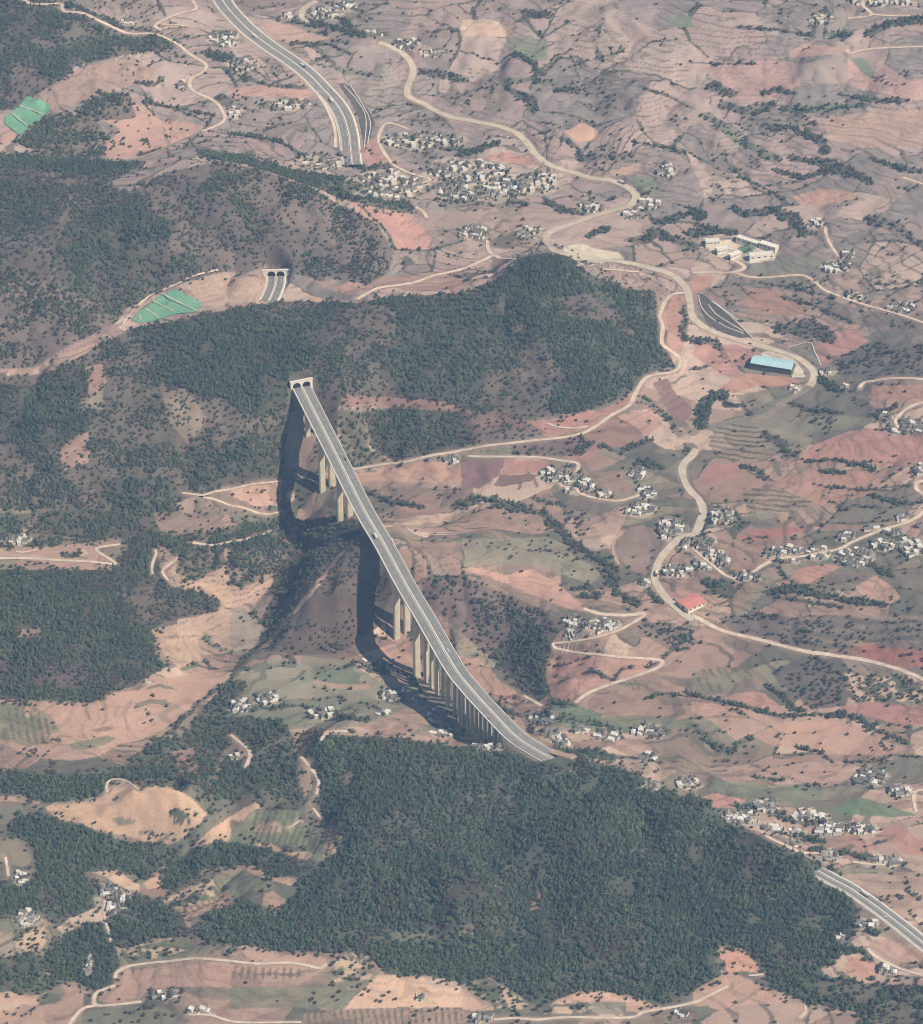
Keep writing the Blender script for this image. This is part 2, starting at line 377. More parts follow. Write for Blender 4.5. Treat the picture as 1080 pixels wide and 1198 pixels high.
rough_ = fbm(GX, GY, 48, 73, 4)+0.35*fbm(GX, GY, 9, 74, 2)-0.12*(idA > 0.6)      # unploughed scrubby patches
a = (smooth(0.20, 0.25, rough_)*0.42)[..., None]; tint = tint*(1-a)+lin((112,106,94))*(1+0.25*grain1)[..., None]*a
DOTS[rough_ > 0.26] = 0.06; BROWN[rough_ > 0.30] = 0.12

VILL = """495,165,40,8,14,the terraced hamlet above the pale looping track|455,216,40,13,22,the wooded end of the large village|545,200,40,12,18,the upper rows of the large village|565,222,48,12,22,the lower rows of the large village|628,214,22,10,8,the thin end of the large village by the valley road|693,243,12,5,5,the hamlet inside the valley road bend|755,240,14,5,5,the hamlet outside the valley road bend|738,252,8,4,3,the pale yard under the valley road bend|555,273,15,6,8,the compact hamlet above the pale lane|622,273,14,6,4,the row below the valley road curve|375,190,22,7,8,the hamlet along the dark wood band|335,122,26,5,7,the row of farms beside the far motorway|275,132,6,5,3,the small farm cluster west of the far motorway|263,46,16,7,7,the hamlet touching the far motorway|285,76,13,8,6,the dark-treed farms beside the far motorway|380,16,18,5,7,the topmost hamlet by the road stub|405,8,12,4,4,the white cluster at the top margin|440,40,10,3,3,the farms by the dark grove|475,51,12,4,5,the farms on the bend of the upper road|507,61,14,3,4,the farms past the bend of the upper road|335,20,6,3,2,the farm by the road stub|152,26,7,3,3,the lone farm beside the upper track|215,100,4,4,2,the farm inside the upper track bend|780,199,8,6,6,the lone white hamlet among far fields|962,22,12,5,4,the white farmstead near the top corner|1032,3,30,3,5,the row along the top margin|955,262,10,3,3,the farm in the brown trees|992,298,7,4,4,the farm at the end of the short white lane|980,312,14,6,6,the farms above the ridge lane|962,329,4,2,2,the farm on the ridge lane|998,347,7,4,5,the farms halfway down the ridge lane|1054,361,14,5,6,the farms at the low end of the ridge lane|965,435,10,3,4,the houses beside the road past the blue shed|988,452,3,2,1,the lone house in the dark trees|930,456,6,4,2,the pale huts below the blue shed|1060,500,18,7,12,the village on the red hillside lane|1038,489,8,4,4,the houses over the red hillside lane|1075,549,5,5,3,the farm at the picture margin|650,556,14,7,9,the hamlet under the dirt track hook|676,568,16,8,9,the lower part of the hamlet under the dirt track hook|707,577,8,3,5,the tail of the hamlet under the dirt track hook|745,555,7,6,6,the small cluster among dark trees|757,578,9,6,6,the cluster at the end of the narrow lane|749,597,14,6,8,the houses above the valley road|530,538,8,3,3,the farm at the fields' upper edge|786,620,14,12,12,the houses beside the valley road straight|846,605,12,9,7,the houses over the roadside village|815,635,18,9,16,the heart of the roadside village|833,657,18,9,16,the lower rows of the roadside village|793,668,14,6,8,the group between road and lane|756,682,6,4,4,the huts outside the road bend|876,675,14,5,9,the spur of the roadside village|920,650,20,8,16,the middle hamlet on the sloping lane|957,648,12,6,8,the next hamlet on the sloping lane|1000,652,18,9,16,the dense hamlet on the sloping lane|1036,638,14,5,8,the upper houses of the sloping lane|1066,641,11,9,10,the last village on the sloping lane|992,629,9,4,5,the houses above the sloping lane|1022,620,7,3,4,the pair of yards above the sloping lane|1043,621,9,4,5,the yards below the bend of the lane|1058,606,7,3,3,the farm under the lane bend|669,725,7,5,4,the upper white houses by the hairpin|671,742,8,5,6,the lower white houses by the hairpin|702,732,18,6,13,the grey-roofed houses by the hairpin|635,840,14,6,8,the houses at the viaduct landing|643,858,9,4,4,the big pale roofs at the viaduct landing|657,868,8,4,5,the grey roofs at the viaduct landing|680,854,6,3,3,the farm past the viaduct landing|712,860,15,6,8,the yards behind the forest crest|760,856,18,6,10,the wide hamlet behind the forest crest|758,888,7,4,4,the houses nearest the forest crest|570,872,16,5,11,the hamlet beside the viaduct approach|515,838,12,7,9,the grey hamlet in the viaduct shade|523,858,15,3,7,the white row under the viaduct|462,814,16,5,9,the hamlet near the viaduct piers|484,817,4,3,2,the white house by the viaduct shade|447,834,7,2,3,the huts on the brown field|378,835,14,5,8,the hamlet on the green terrace|312,817,10,6,8,the knoll village above the green terrace|282,827,11,6,8,the knoll village lower side|275,885,5,3,2,the farm in the mixed wood|432,777,9,4,4,the farm in the deck shadow|762,920,7,4,3,the huts at the forest edge|806,917,12,5,6,the houses on the white loop|865,957,15,6,13,the grey village at the forest edge|897,944,10,5,6,the houses stepping down the slope|904,969,8,3,4,the grey pair below the steps|945,956,17,3,8,the long row by the dark trees|932,973,7,2,3,the tan barns|970,973,13,5,7,the scattered white farms|931,985,5,4,3,the large white building by the wood|968,1003,12,4,6,the houses at the motorway edge|1008,970,14,5,7,the blue-grey roofed farm row|1034,1010,20,4,9,the white row beyond the motorway|1018,910,17,8,14,the big village in the fields|1054,926,12,5,8,the lower end of the big village|1015,1081,10,4,4,the farm under the motorway|1040,1135,9,4,6,the farm on the lane below the motorway|985,1101,4,5,3,the huts at the wood corner|130,1053,13,15,24,the stepped white hamlet in the wood|30,1075,7,8,7,the small white hamlet near the margin|104,1132,2,9,3,the huts along the narrow lane|193,1165,14,3,4,the long white farm|232,1183,10,2,3,the sheds by the lowest lane|493,1168,3,2,1,the sandy field's edge|565,1192,9,3,4,the hamlet by the bottom margin|797,1187,4,3,3,the blue huts by the lane|25,1028,5,6,3,the houses over the margin lane|22,633,13,4,8,the misty hamlet near the left-bank wood"""
FLD = []      # repainted fields: colour, keep, points
def fld(c, P, keep=0.25): FLD.append((c, keep, P))
GRN, SAND, PINK, RED, MAUV, GREY, DRK = (108,122,98), (202,166,138), (188,146,128), (178,124,106), (150,120,112), (146,138,120), (112,98,92)
fld((122,130,108), tr(270,600,"0,760 200,680 330,700 560,690 620,740 700,790 860,800 920,900 1078,900 1078,1000 900,1020 600,1000 300,1010 0,960"), 0.35)
fld((138,128,108), tr(270,600,"330,655 430,650 560,680 540,725 400,720 320,700"))
fld(GRN, tr(270,600,"400,725 560,715 610,760 600,800 450,795 390,770"))
fld(PINK, tr(270,600,"380,785 500,800 650,800 650,825 520,820 400,810"))
fld((170,134,116), tr(270,600,"600,990 720,960 850,890 940,910 900,1000 760,1040 640,1020"))
fld((176,138,122), tr(270,600,"640,560 860,585 860,700 700,690 630,660"))
fld((186,142,122), tr(540,600,"-10,670 80,680 130,720 170,780 250,830 310,870 300,890 180,885 100,870 60,830 0,760"))
fld((126,106,99), tr(270,600,"540,130 640,120 720,230 620,330 550,560 545,640 330,640 190,590 330,470 430,330 470,230"), 0.35)
fld((120,100,98), tr(270,600,"260,250 420,170 330,380 180,540 100,480 120,420"), 0.35)
fld((146,136,118), tr(270,600,"0,450 60,440 110,500 180,560 110,620 30,660 0,640"))
fld((196,160,128), tr(0,600,"850,320 1000,330 1078,350 1090,430 1060,445 1030,410 960,360 850,340"))
fld((190,156,130), tr(0,600,"705,545 830,520 960,505 980,535 940,570 720,575"))
fld((196,164,136), tr(0,600,"735,620 800,590 930,580 935,690 840,725 780,680"))
fld((190,150,128), tr(0,600,"0,870 60,858 170,880 400,885 440,885 540,840 640,825 720,790 900,750 1060,725 1050,770 980,820 900,890 850,950 760,1020 640,1070 560,1080 460,1140 330,1160 200,1150 130,1120 60,1090 60,1060 200,1010 100,890 0,900"), 0.12)
fld((128,126,102), tr(0,600,"0,900 100,885 150,900 240,950 280,1020 200,1040 260,1080 120,1090 20,1060"), 0.3)
fld((198,160,130), tr(0,600,"95,915 140,905 175,940 120,960"))
fld((112,120,92), tr(0,600,"320,1080 500,1040 540,1055 480,1090 390,1110 330,1100"))
fld((122,118,98), tr(0,600,"630,890 700,868 770,868 800,900 700,890 640,915"), 0.1)
fld((122,116,98), tr(0,600,"680,815 740,800 800,810 830,830 740,815 690,825"), 0.1)
fld((140,118,100), tr(0,600,"430,1010 480,995 530,1000 500,1020 440,1022"), 0.1)
fld((178,142,124), tr(0,600,"70,180 180,160 250,155 380,160 460,170 520,225 400,215 240,210 120,195"), 0.2)
fld((176,140,122), tr(0,600,"60,225 300,230 560,240 600,290 460,270 300,280 200,275 80,245"), 0.2)
fld((130,124,104), tr(0,600,"460,170 570,150 650,145 640,190 560,200 545,235"), 0.3)
fld((150,124,116), tr(0,600,"60,80 100,10 180,0 310,40 310,80 180,70"), 0.2); fld((146,122,112), tr(0,600,"740,70 840,10 920,0 1040,30 1040,70 900,80 820,105"), 0.2)
fld((180,146,128), tr(0,600,"850,135 960,95 1078,90 1090,130 1000,150 900,145"), 0.2)
fld((142,132,112), tr(270,600,"0,160 200,170 260,190 120,250 60,260 0,250"))
# near knolls
fld((206,166,134), tr(0,898,"210,185 330,140 400,110 490,90 520,60 590,62 660,95 710,90 760,80 810,95 860,120 910,150 970,170 975,195 930,260 870,320 810,360 760,372 690,350 600,320 470,300 400,270 300,250 240,220"), 0.12)
fld((138,130,108), tr(0,898,"310,140 420,110 480,90 500,120 430,150 330,170 250,180"), 0.3)
fld((128,128,104), tr(0,898,"640,300 700,280 720,290 650,315"), 0.1); fld((132,128,106), tr(0,898,"530,240 570,230 650,250 560,270"), 0.1); fld((124,126,100), tr(0,898,"720,350 800,300 790,330 740,365"), 0.1)
fld((204,164,134), tr(0,898,"900,370 980,290 1078,230 1078,350 1000,355 930,372"), 0.12)
fld((206,166,136), tr(270,898,"-20,240 60,190 140,150 200,128 260,150 290,185 200,185 120,190 100,250 30,250"), 0.08)
fld((124,130,102), tr(270,898,"100,200 180,185 250,195 300,190 330,240 400,290 440,260 520,300 520,345 480,420 430,440 300,370 200,360 60,370 -20,350 20,290"), 0.2)
fld((182,148,124), tr(270,898,"130,260 210,250 255,290 200,310 100,295"), 0.15)
fld((196,156,128), tr(270,898,"430,290 460,265 500,290 520,330 490,400 440,420 430,350"), 0.4)
fld((208,170,138), tr(270,898,"90,360 180,355 250,390 370,390 380,405 350,430 260,405 150,380"), 0.08)
fld((204,162,132), tr(270,898,"60,478 110,462 200,490 320,520 290,550 190,525 90,500"), 0.08)
fld((190,150,124), tr(270,898,"160,590 200,570 240,610 300,625 250,680 200,650 150,640"), 0.3)
fld((130,130,104), tr(0,898,"720,660 800,600 900,520 1000,505 1078,500 1078,540 1040,600 1020,650 900,690 800,690"), 0.25)
fld((196,156,128), tr(0,898,"800,680 900,640 1000,610 1078,560 1078,610 1000,660 900,700 890,750 830,740"), 0.2)
fld((130,130,104), tr(270,898,"-10,510 70,480 180,530 220,560 130,580 80,570 40,640 -10,660"), 0.25)
fld((206,168,138), tr(0,898,"410,490 540,478 600,520 655,545 650,580 600,570 540,540 480,500"), 0.1); fld((200,160,130), tr(0,898,"670,540 740,505 765,515 750,560 690,570"), 0.1)
fld((146,132,108), tr(0,898,"0,340 110,330 130,390 150,440 100,470 40,440 0,420"), 0.4)
fld((190,156,130), tr(0,898,"5,125 100,130 200,160 160,170 60,155 5,150"), 0.15)
fld((132,128,106), tr(0,898,"40,690 180,690 250,730 300,780 230,870 120,880 60,890 0,840 0,720"), 0.35)
fld((190,150,128), tr(0,898,"200,700 250,735 180,750 150,760"), 0.2)
fld((200,160,134), tr(0,898,"5,1050 150,1045 188,1075 180,1110 90,1105 5,1100"), 0.1)
fld((184,146,124), tr(0,898,"0,1150 100,1130 280,1090 310,1010 380,990 395,1050 390,1110 330,1190 0,1198"), 0.15)
fld((112,116,94), tr(0,898,"170,1090 190,1030 260,990 310,1050 260,1110"), 0.3)
fld((186,146,126), tr(0,898,"560,985 650,950 800,920 1078,905 1078,1030 900,1020 700,1030 640,1090 500,1100 460,1090 470,1050"), 0.2)
fld((118,124,98), tr(0,898,"560,860 700,820 840,800 930,830 880,880 700,905 580,930 540,940"), 0.25)
fld((200,166,140), tr(0,898,"605,830 620,800 700,805 800,785 810,800 720,820 660,835"), 0.2)
fld((130,128,106), tr(0,898,"360,1140 600,1110 800,1130 860,1160 840,1198 350,1198"), 0.4)
fld((120,122,100), tr(270,898,"-10,1030 350,1020 640,1000 580,1080 520,1130 330,1120 -10,1130"), 0.3)
fld((186,146,124), tr(270,898,"0,860 60,840 160,840 300,860 420,890 440,930 300,960 0,960"), 0.35)
fld((128,124,102), tr(270,898,"460,900 560,850 640,880 690,960 650,1000 480,1010 430,960"), 0.35)
fld((212,172,142), tr(270,898,"690,970 900,970 920,1010 940,1030 1078,1030 1078,1115 540,1125 560,1090 630,1030"), 0.06)
fld((160,130,112), tr(270,898,"330,1150 560,1130 1078,1120 1078,1198 320,1198"), 0.3)
fld((200,160,134), tr(540,898,"0,1030 60,1060 150,1085 160,1130 90,1140 0,1130"), 0.1); fld((198,152,130), tr(540,898,"0,940 30,920 45,960 20,985 0,985"), 0.1)
fld((126,124,102), tr(540,898,"0,985 120,985 240,1020 260,1070 350,1110 340,1140 200,1150 100,1080 0,1030"), 0.35)
fld((210,164,138), tr(540,898,"410,1110 470,1060 580,1028 700,1050 800,1070 890,1080 930,1120 850,1145 770,1140 770,1095 640,1090 500,1100"), 0.06)
fld((124,124,102), tr(540,898,"430,1110 640,1095 770,1100 760,1150 500,1160 380,1150"), 0.35)
fld((150,130,110), tr(540,898,"0,1130 200,1150 500,1170 1078,1150 1078,1198 0,1198"), 0.5)
fld((214,156,130), tr(810,898,"125,840 180,830 300,850 370,875 365,920 330,960 230,950 190,960 160,960 155,900 130,890"), 0.05)
fld((200,156,132), tr(810,898,"0,1010 130,945 180,960 260,985 400,1060 420,1100 250,1110 120,1130 60,1110 0,1110"), 0.12)
fld((190,138,120), tr(810,898,"705,920 740,885 850,900 880,970 800,985 720,960"), 0.12)
fld((186,146,126), tr(810,898,"830,810 930,800 1000,850 1078,900 1078,960 950,930 880,880 840,840"), 0.2)
fld((180,148,128), tr(810,898,"680,500 900,490 1078,490 1090,620 1078,760 1000,700 900,620 800,560"), 0.2)
fld((132,118,106), tr(810,898,"760,600 850,640 950,730 1078,860 1078,900 980,830 880,790 800,720 740,700"), 0.4)
# right bank, the red fields
fld((190,136,122), tr(810,898,"50,140 100,120 250,150 200,190 100,185 60,165"), 0.1); fld((184,132,116), tr(810,898,"850,300 980,270 1060,340 1078,390 1000,410 900,330"), 0.15)
fld((184,134,118), tr(810,898,"690,310 780,320 870,380 830,395 720,345"), 0.15); fld((106,126,96), tr(810,898,"650,190 780,135 900,170 1050,220 900,230 700,215"), 0.15)
fld((122,126,104), tr(810,898,"100,60 300,80 560,80 620,140 480,180 300,130 80,110"), 0.35); fld((182,144,126), tr(810,898,"230,0 700,0 720,60 620,90 480,60 260,50"), 0.3)
fld((108,124,98), tr(540,600,"400,900 520,890 660,940 640,990 520,1010 420,990 380,930"), 0.15)
fld((116,124,100), tr(540,600,"640,960 800,940 1078,970 1078,1010 900,1000 700,1010"), 0.3)
fld((190,140,122), tr(810,600,"180,850 280,830 350,850 410,900 350,935 260,900"), 0.1); fld((178,124,114), tr(810,600,"700,910 820,880 1000,900 1078,920 1078,1010 960,990 800,940"), 0.1)
fld((196,154,132), tr(810,600,"0,880 200,905 370,960 340,1010 200,1060 100,980 0,930"), 0.2)
fld((192,148,126), tr(810,600,"280,1040 420,980 640,970 800,1000 830,1040 1000,1100 900,1130 640,1130 480,1100 380,1090"), 0.2)
fld((138,130,112), tr(810,600,"0,740 160,720 200,800 150,850 0,840"), 0.25)
fld((112,102,98), tr(810,600,"370,740 560,650 690,720 740,800 720,900 560,920 480,850 400,790"), 0.25)
fld((116,108,98), tr(810,600,"130,570 420,640 650,680 560,700 300,680 160,620"), 0.3)
fld((138,102,94), tr(810,600,"560,560 760,580 1078,640 1078,690 900,690 800,680 640,650 520,620"), 0.25)
fld((166,104,92), tr(810,600,"770,590 850,600 920,640 1078,660 1078,760 950,720 800,690 780,650"), 0.2)
fld((118,108,104), tr(810,600,"130,490 330,470 560,500 700,480 900,500 1078,480 1078,660 930,630 780,590 650,640 400,600 200,560"), 0.35)
fld((192,148,126), tr(810,600,"760,350 860,290 930,340 970,400 900,450 820,400"), 0.1); fld((186,136,120), tr(540,600,"960,380 1040,350 1078,380 1078,450 1020,420"), 0.15)
fld((190,136,118), tr(810,600,"390,330 440,320 500,260 640,240 700,250 620,290 540,330 440,350"), 0.2)
fld((176,112,98), tr(810,600,"200,110 330,80 440,60 540,80 420,110 330,135 240,125"), 0.2)
fld((112,108,100), tr(810,600,"180,0 230,10 400,50 370,80 260,55"), 0.2)
fld((190,140,124), tr(540,600,"400,690 480,660 740,680 930,695 880,735 700,790 560,860 500,880 420,850 390,790"), 0.25)
fld((196,150,130), tr(540,600,"0,260 60,250 200,290 330,260 420,310 560,420 560,460 480,440 300,370 160,310"), 0.1)
fld((146,138,116), tr(540,600,"0,120 180,120 400,110 510,160 520,200 600,240 660,290 600,330 500,300 330,240 140,250 0,230"), 0.3)
fld((158,128,118), tr(540,600,"740,80 850,60 930,90 920,180 860,300 780,260 720,200"), 0.3)
fld((168,136,118), tr(540,600,"280,60 380,40 410,90 330,100"), 0.3)
fld((138,104,104), tr(540,300,"0,945 200,950 180,1020 80,1080 0,1080"), 0.08); fld((178,128,114), tr(540,300,"205,945 380,950 440,975 370,1010 190,1020"), 0.08)
fld((124,96,94), tr(540,300,"180,1020 360,1020 330,1050 200,1075 150,1070"), 0.1)
fld((176,126,112), tr(540,300,"0,720 120,725 300,770 460,750 640,720 760,670 800,560 850,560 790,690 640,780 560,820 400,845 340,800 160,760 0,735"), 0.2)
fld((176,130,116), tr(540,300,"950,190 1040,180 1030,300 1040,420 1010,470 960,420 940,380 940,240"), 0.1)
fld((170,122,110), tr(540,300,"480,860 640,790 720,740 880,720 940,780 830,880 640,900 600,960 480,940"), 0.4)
fld((140,108,104), tr(540,300,"890,590 960,570 1000,640 1078,700 1078,740 1020,800 960,720"), 0.1)
fld((150,120,108), tr(540,300,"590,1010 760,1000 800,1100 700,1130 600,1100"), 0.2)
fld((190,146,124), tr(270,300,"430,1010 700,1010 900,960 1078,960 1078,1050 640,1050 480,1090"), 0.35)
fld((192,148,130), tr(270,300,"0,1090 120,1070 240,1055 240,1160 120,1170 0,1120"), 0.15)
fld((178,128,118), tr(810,300,"20,410 200,410 330,450 290,490 200,510 240,560 150,560 60,500 0,460"), 0.15); fld((188,138,118), tr(810,300,"110,620 230,545 440,560 530,580 440,610 300,600 200,640"), 0.1)
fld((180,132,122), tr(810,300,"560,430 650,360 780,330 820,400 700,470 610,510"), 0.1); fld((186,134,122), tr(810,300,"480,970 560,880 800,800 1078,830 1078,1000 830,970 600,950"), 0.15)
fld((182,134,116), tr(810,300,"350,1060 560,1000 830,1000 900,1060 800,1120 600,1160 480,1100"), 0.25); fld((172,122,114), tr(810,300,"80,980 220,960 210,1020 100,1070 50,1060"), 0.15)
fld((172,126,110), tr(810,300,"260,140 400,170 520,210 500,280 300,270 240,220"), 0.3); fld((188,138,120), tr(810,300,"0,90 110,90 80,140 0,170"), 0.1)
fld((104,98,96), tr(810,300,"540,200 640,200 800,250 1078,320 1078,560 900,560 680,560 690,470 830,400 830,330 660,300"), 0.45)
fld((126,120,110), tr(810,300,"240,90 500,90 560,130 480,140 330,120 240,130 80,160 130,110"), 0.35); fld((128,128,112), tr(810,300,"260,60 330,-20 640,10 640,60 480,80 330,95"), 0.3)
fld((116,112,100), tr(810,300,"200,650 440,600 500,640 330,740 260,740"), 0.3)
fld((134,130,112), tr(810,300,"350,760 700,740 900,760 700,810 480,830 380,800"), 0.3)
fld((178,132,116), tr(810,300,"840,600 1078,580 1078,680 960,680 830,660"), 0.2)
fld((178,138,124), tr(270,300,"610,95 800,100 950,85 1078,65 1078,165 700,145 640,160 560,180 480,150"), 0.2)
fld((184,152,130), tr(270,300,"330,185 440,200 590,210 640,215 560,260 440,235"), 0.1)
fld((176,148,130), tr(0,300,"825,140 900,95 1020,65 1078,90 1078,215 1000,235 945,215"), 0.06)
fld((176,148,130), tr(270,300,"0,95 170,105 160,205 0,220"), 0.06)
fld((172,136,122), tr(0,300,"0,430 60,440 110,500 60,540 0,560"), 0.2); fld((150,122,112), tr(0,300,"90,490 300,400 560,310 600,290 720,170 760,140 560,330 400,420 200,500 120,560 40,590"), 0.3)
fld((190,142,128), tr(270,0,"560,940 760,930 940,1110 920,1170 780,1165 740,1080 600,1000"), 0.08); fld((172,128,118), tr(270,0,"610,660 690,650 750,770 700,790 610,750"), 0.2)
fld((192,150,132), tr(0,0,"480,560 600,450 760,560 900,570 950,590 900,640 760,680 600,740 500,740 480,690 560,600"), 0.15)
fld((168,138,124), tr(0,0,"200,420 330,340 480,290 640,270 720,320 700,390 560,410 400,460 260,510"), 0.12)
fld((184,144,134), tr(0,0,"0,590 60,600 90,640 30,670 0,660"), 0.1)
fld((186,144,128), tr(270,0,"0,410 200,400 400,430 330,470 100,450 0,460"), 0.1); fld((188,152,134), tr(270,0,"130,100 300,120 460,180 300,210 200,180"), 0.15)
fld((128,138,112), tr(540,0,"200,180 330,170 400,200 400,280 300,280 220,230"), 0.2); fld((126,136,110), tr(540,0,"780,830 860,820 920,860 900,890 820,900"), 0.15); fld((126,136,112), tr(540,0,"960,90 1000,70 1078,80 1078,130 980,125"), 0.15)
fld((202,170,148), tr(540,0,"0,90 140,95 240,130 210,170 0,170"), 0.1); fld((196,156,134), tr(540,0,"480,610 560,570 640,610 650,650 540,660"), 0.1); fld((190,140,128), tr(540,0,"80,740 200,710 340,740 380,780 200,760"), 0.1); fld((198,160,138), tr(540,0,"690,800 840,760 830,800 720,825"), 0.1)
fld((176,142,136), tr(810,0,"0,320 120,310 330,280 480,290 500,400 330,470 220,480 180,430 100,350"), 0.06); fld((160,142,134), tr(810,0,"500,300 700,260 740,390 600,390 540,390"), 0.06)
fld((182,146,136), tr(810,0,"730,260 800,340 850,370 870,280 1000,370 1078,430 1000,470 800,420 720,400"), 0.06); fld((122,130,112), tr(810,0,"740,265 800,270 850,340 840,370 800,350"), 0.05)
fld((182,150,132), tr(810,0,"620,560 800,520 1078,510 1078,650 800,690 640,660"), 0.1); fld((194,152,130), tr(810,0,"470,920 600,880 760,900 760,930 600,960 500,960"), 0.1)
fld((182,144,134), tr(810,0,"450,240 520,205 700,220 720,240 600,260 460,265"), 0.08)
shape2 = GX.shape
tint = tint.reshape(-1, 3); HZf = HZ.ravel(); grain1 = grain1.ravel(); grain2 = grain2.ravel(); PINE = PINE.ravel(); BROWN = BROWN.ravel(); DOTS = DOTS.ravel(); FURROW = FURROW.ravel(); GXf, GYf = GX.ravel(), GY.ravel(); VERGEf = VERGE.ravel()
fld((120,101,94), pts('310,762 330,735 370,690 420,622 445,640 462,690 468,720 430,740 465,752 400,772 350,767'), 0.15)
fld((132,108,98), pts('345,470 365,480 385,520 380,545 345,560 330,540 335,500'), 0.2)
YARDC = (214,200,176)
fld(YARDC, tr(540,0,"450,1172 500,1150 560,1135 620,1160 740,1180 760,1220 640,1225 520,1210"), 0.1)
fld(YARDC, tr(810,300,"330,450 400,438 460,470 520,530 532,566 470,562 484,505 320,480"), 0.1)
fld(YARDC, tr(810,0,"50,1135 200,1115 300,1125 405,1165 385,1215 250,1230 150,1195 90,1180"), 0.25)
fld((206,186,160), tr(540,0,"720,1000 800,985 820,1005 770,1020"), 0.2); fld((206,186,160), tr(810,300,"460,610 500,600 505,625 460,635"), 0.2)
for c, keep, P in FLD:
    m = inside(P); v = lin(c)*(1+0.10*grain2[m]+0.06*grain1[m])[:, None]
    tint[m] = tint[m]*keep+v*(1-keep)
    if keep <= 0.12: DOTS[m] *= 0.12
# terraced banks with pale steps
for P, per in ((tr(810,300,"100,800 200,780 330,800 380,830 330,900 280,960 120,950 80,880"), 11.5), (tr(810,300,"230,1080 420,1090 560,1140 540,1190 260,1190"), 10), (tr(810,600,"480,480 760,480 1078,460 1078,640 900,600 650,650 520,600"), 15), (pts('490,680 540,673 580,692 600,715 575,760 545,745 520,725'), 16)):
    m = inside(P); m = m[grain2[m] > -.35]; s = ((GYf[m]+0.25*GXf[m]+9*grain2[m]+1.5*grain1[m])/per) % 1.0
    tint[m] = np.where((s < 0.4)[:, None], lin((88,84,76)), lin((150,132,112)))*0.75+tint[m]*0.25
# plantation rows
for P, ang, per in ((tr(270,898,"330,1150 560,1130 1078,1120 1078,1198 320,1198"), 0.1, 6.5), (tr(540,600,"780,780 830,760 830,830 785,840"), 0.3, 6), (tr(270,898,"0,930 330,940 330,990 0,990"), -0.1, 7), (tr(0,898,"50,700 180,695 250,735 290,780 230,860 130,870 60,880"), 0.35, 7), (tr(270,898,"100,195 250,195 330,240 400,290 440,262 510,320 480,410 300,365 110,350"), -0.3, 6.5), (tr(0,898,"760,650 900,530 1000,510 1070,505 1030,620 880,690"), 0.5, 6.5), (tr(0,600,"20,910 150,905 260,1000 210,1080 60,1060"), 0.2, 7.5), (tr(0,898,"570,870 820,810 920,830 860,880 600,925"), 1.2, 7), (tr(810,600,"30,730 140,720 140,840 20,820"), 0.25, 9)):
    m = inside(P); s = ((GXf[m]*math.cos(ang)+GYf[m]*math.sin(ang)+1.2*grain1[m])/per) % 1.0
    k_ = m[(s < 0.42) & (grain1[m] > -.3)]; tint[k_] = tint[k_]*.35+lin((92,92,74))*.65; DOTS[m] = 0.0
for P in (tr(270,898,"470,920 560,860 640,890 680,960 640,990 480,1000"), tr(0,898,"700,640 800,600 930,530 1000,520 1000,600 860,660"), tr(540,898,"0,1000 120,1000 240,1040 330,1120 200,1140 60,1050"), tr(540,898,"430,1120 640,1110 560,1150 380,1150"), tr(0,898,"790,200 900,170 940,200 880,270 800,260"), tr(0,600,"280,190 400,165 430,215 300,215"), tr(0,898,"60,760 200,740 250,780 180,860 80,850"), tr(810,600,"690,750 1078,790 1078,890 740,880"), tr(0,898,"580,860 760,840 880,850 700,900")):
    m = inside(P); DOTS[m] = 0.55
    tint[m[grain1[m] > 0.12]] = lin((196,166,136)); tint[m[grain1[m] < -0.2]] = lin((98,102,80))

# banks and plough terraces run on through the surveyed fields
ls = (HEDGE | TERR).ravel() & (fbm(GX, GY, 45, 87, 2).ravel() > -.15)
tint[ls] = tint[ls]*0.66+lin((104,98,86))*0.34
hz3 = (((HZ+1.1*fbm(GX, GY, 40, 88, 3))/1.9) % 1.0).ravel(); fine = (hz3 < .3) & (fbm(GX, GY, 85, 89, 3).ravel() > -.04)
tint[fine] *= 0.84
VEG = []
def veg(P, pine=0.0, brown=0.0, dots=0.0, floor=(86,80,72), keep=0.15): VEG.append((P, pine, brown, dots, floor, keep))
SCR = (112,98,94); DKF = (84,90,80)
# hillsides first, then dense stands over them
veg(pts("0,0 25,2 60,8 72,12 100,16 118,23 135,33 150,41 190,42 215,50 200,58 160,62 120,70 85,78 78,90 50,106 40,112 20,128 0,135"), .42, .30, 0, (92,86,82))
veg(tr(0,0,"0,225 60,230 160,330 230,400 130,430 60,500 0,530"), .2, .35, .1, SCR)
veg(tr(0,0,"130,240 330,240 310,350 240,390 180,330"), 1.1, 0, 0, DKF)
veg(tr(0,0,"170,560 240,530 400,540 470,580 500,690 470,740 250,730 130,690 60,660 100,650"), .25, .15, .15, (124,108,98))
veg(tr(0,0,"360,520 420,470 500,430 600,440 640,550 560,560 480,560 400,545"), .3, .25, 0, (112,100,92))
veg(pts("0,190 60,195 130,215 150,225 200,200 250,190 300,198 360,218 400,240 440,262 462,295 455,318 430,332 400,328 360,318 352,315 310,312 290,318 260,318 200,335 150,360 140,375 90,400 40,430 0,440"), .11, .40, .14, (112,99,94), .1)
veg(pts("95,245 160,235 205,265 195,300 140,340 100,350 70,330 60,290"), .8, .2, 0, (78,78,70)); veg(pts("0,190 40,195 70,240 60,330 0,320"), .25, .4, .1, (100,90,88))
veg(pts("110,300 170,290 250,300 260,318 200,335 150,360 130,370 100,340"), .4, .35, 0, (92,85,81)); veg(pts("190,205 250,215 330,260 400,290 380,330 330,315 260,290 220,260"), .22, .42, .1, (100,90,88))
veg(pts("0,182 20,180 60,184 100,186 150,190 170,188 160,196 140,205 130,214 100,206 40,196 0,192"), 1.3, 0, 0, DKF)
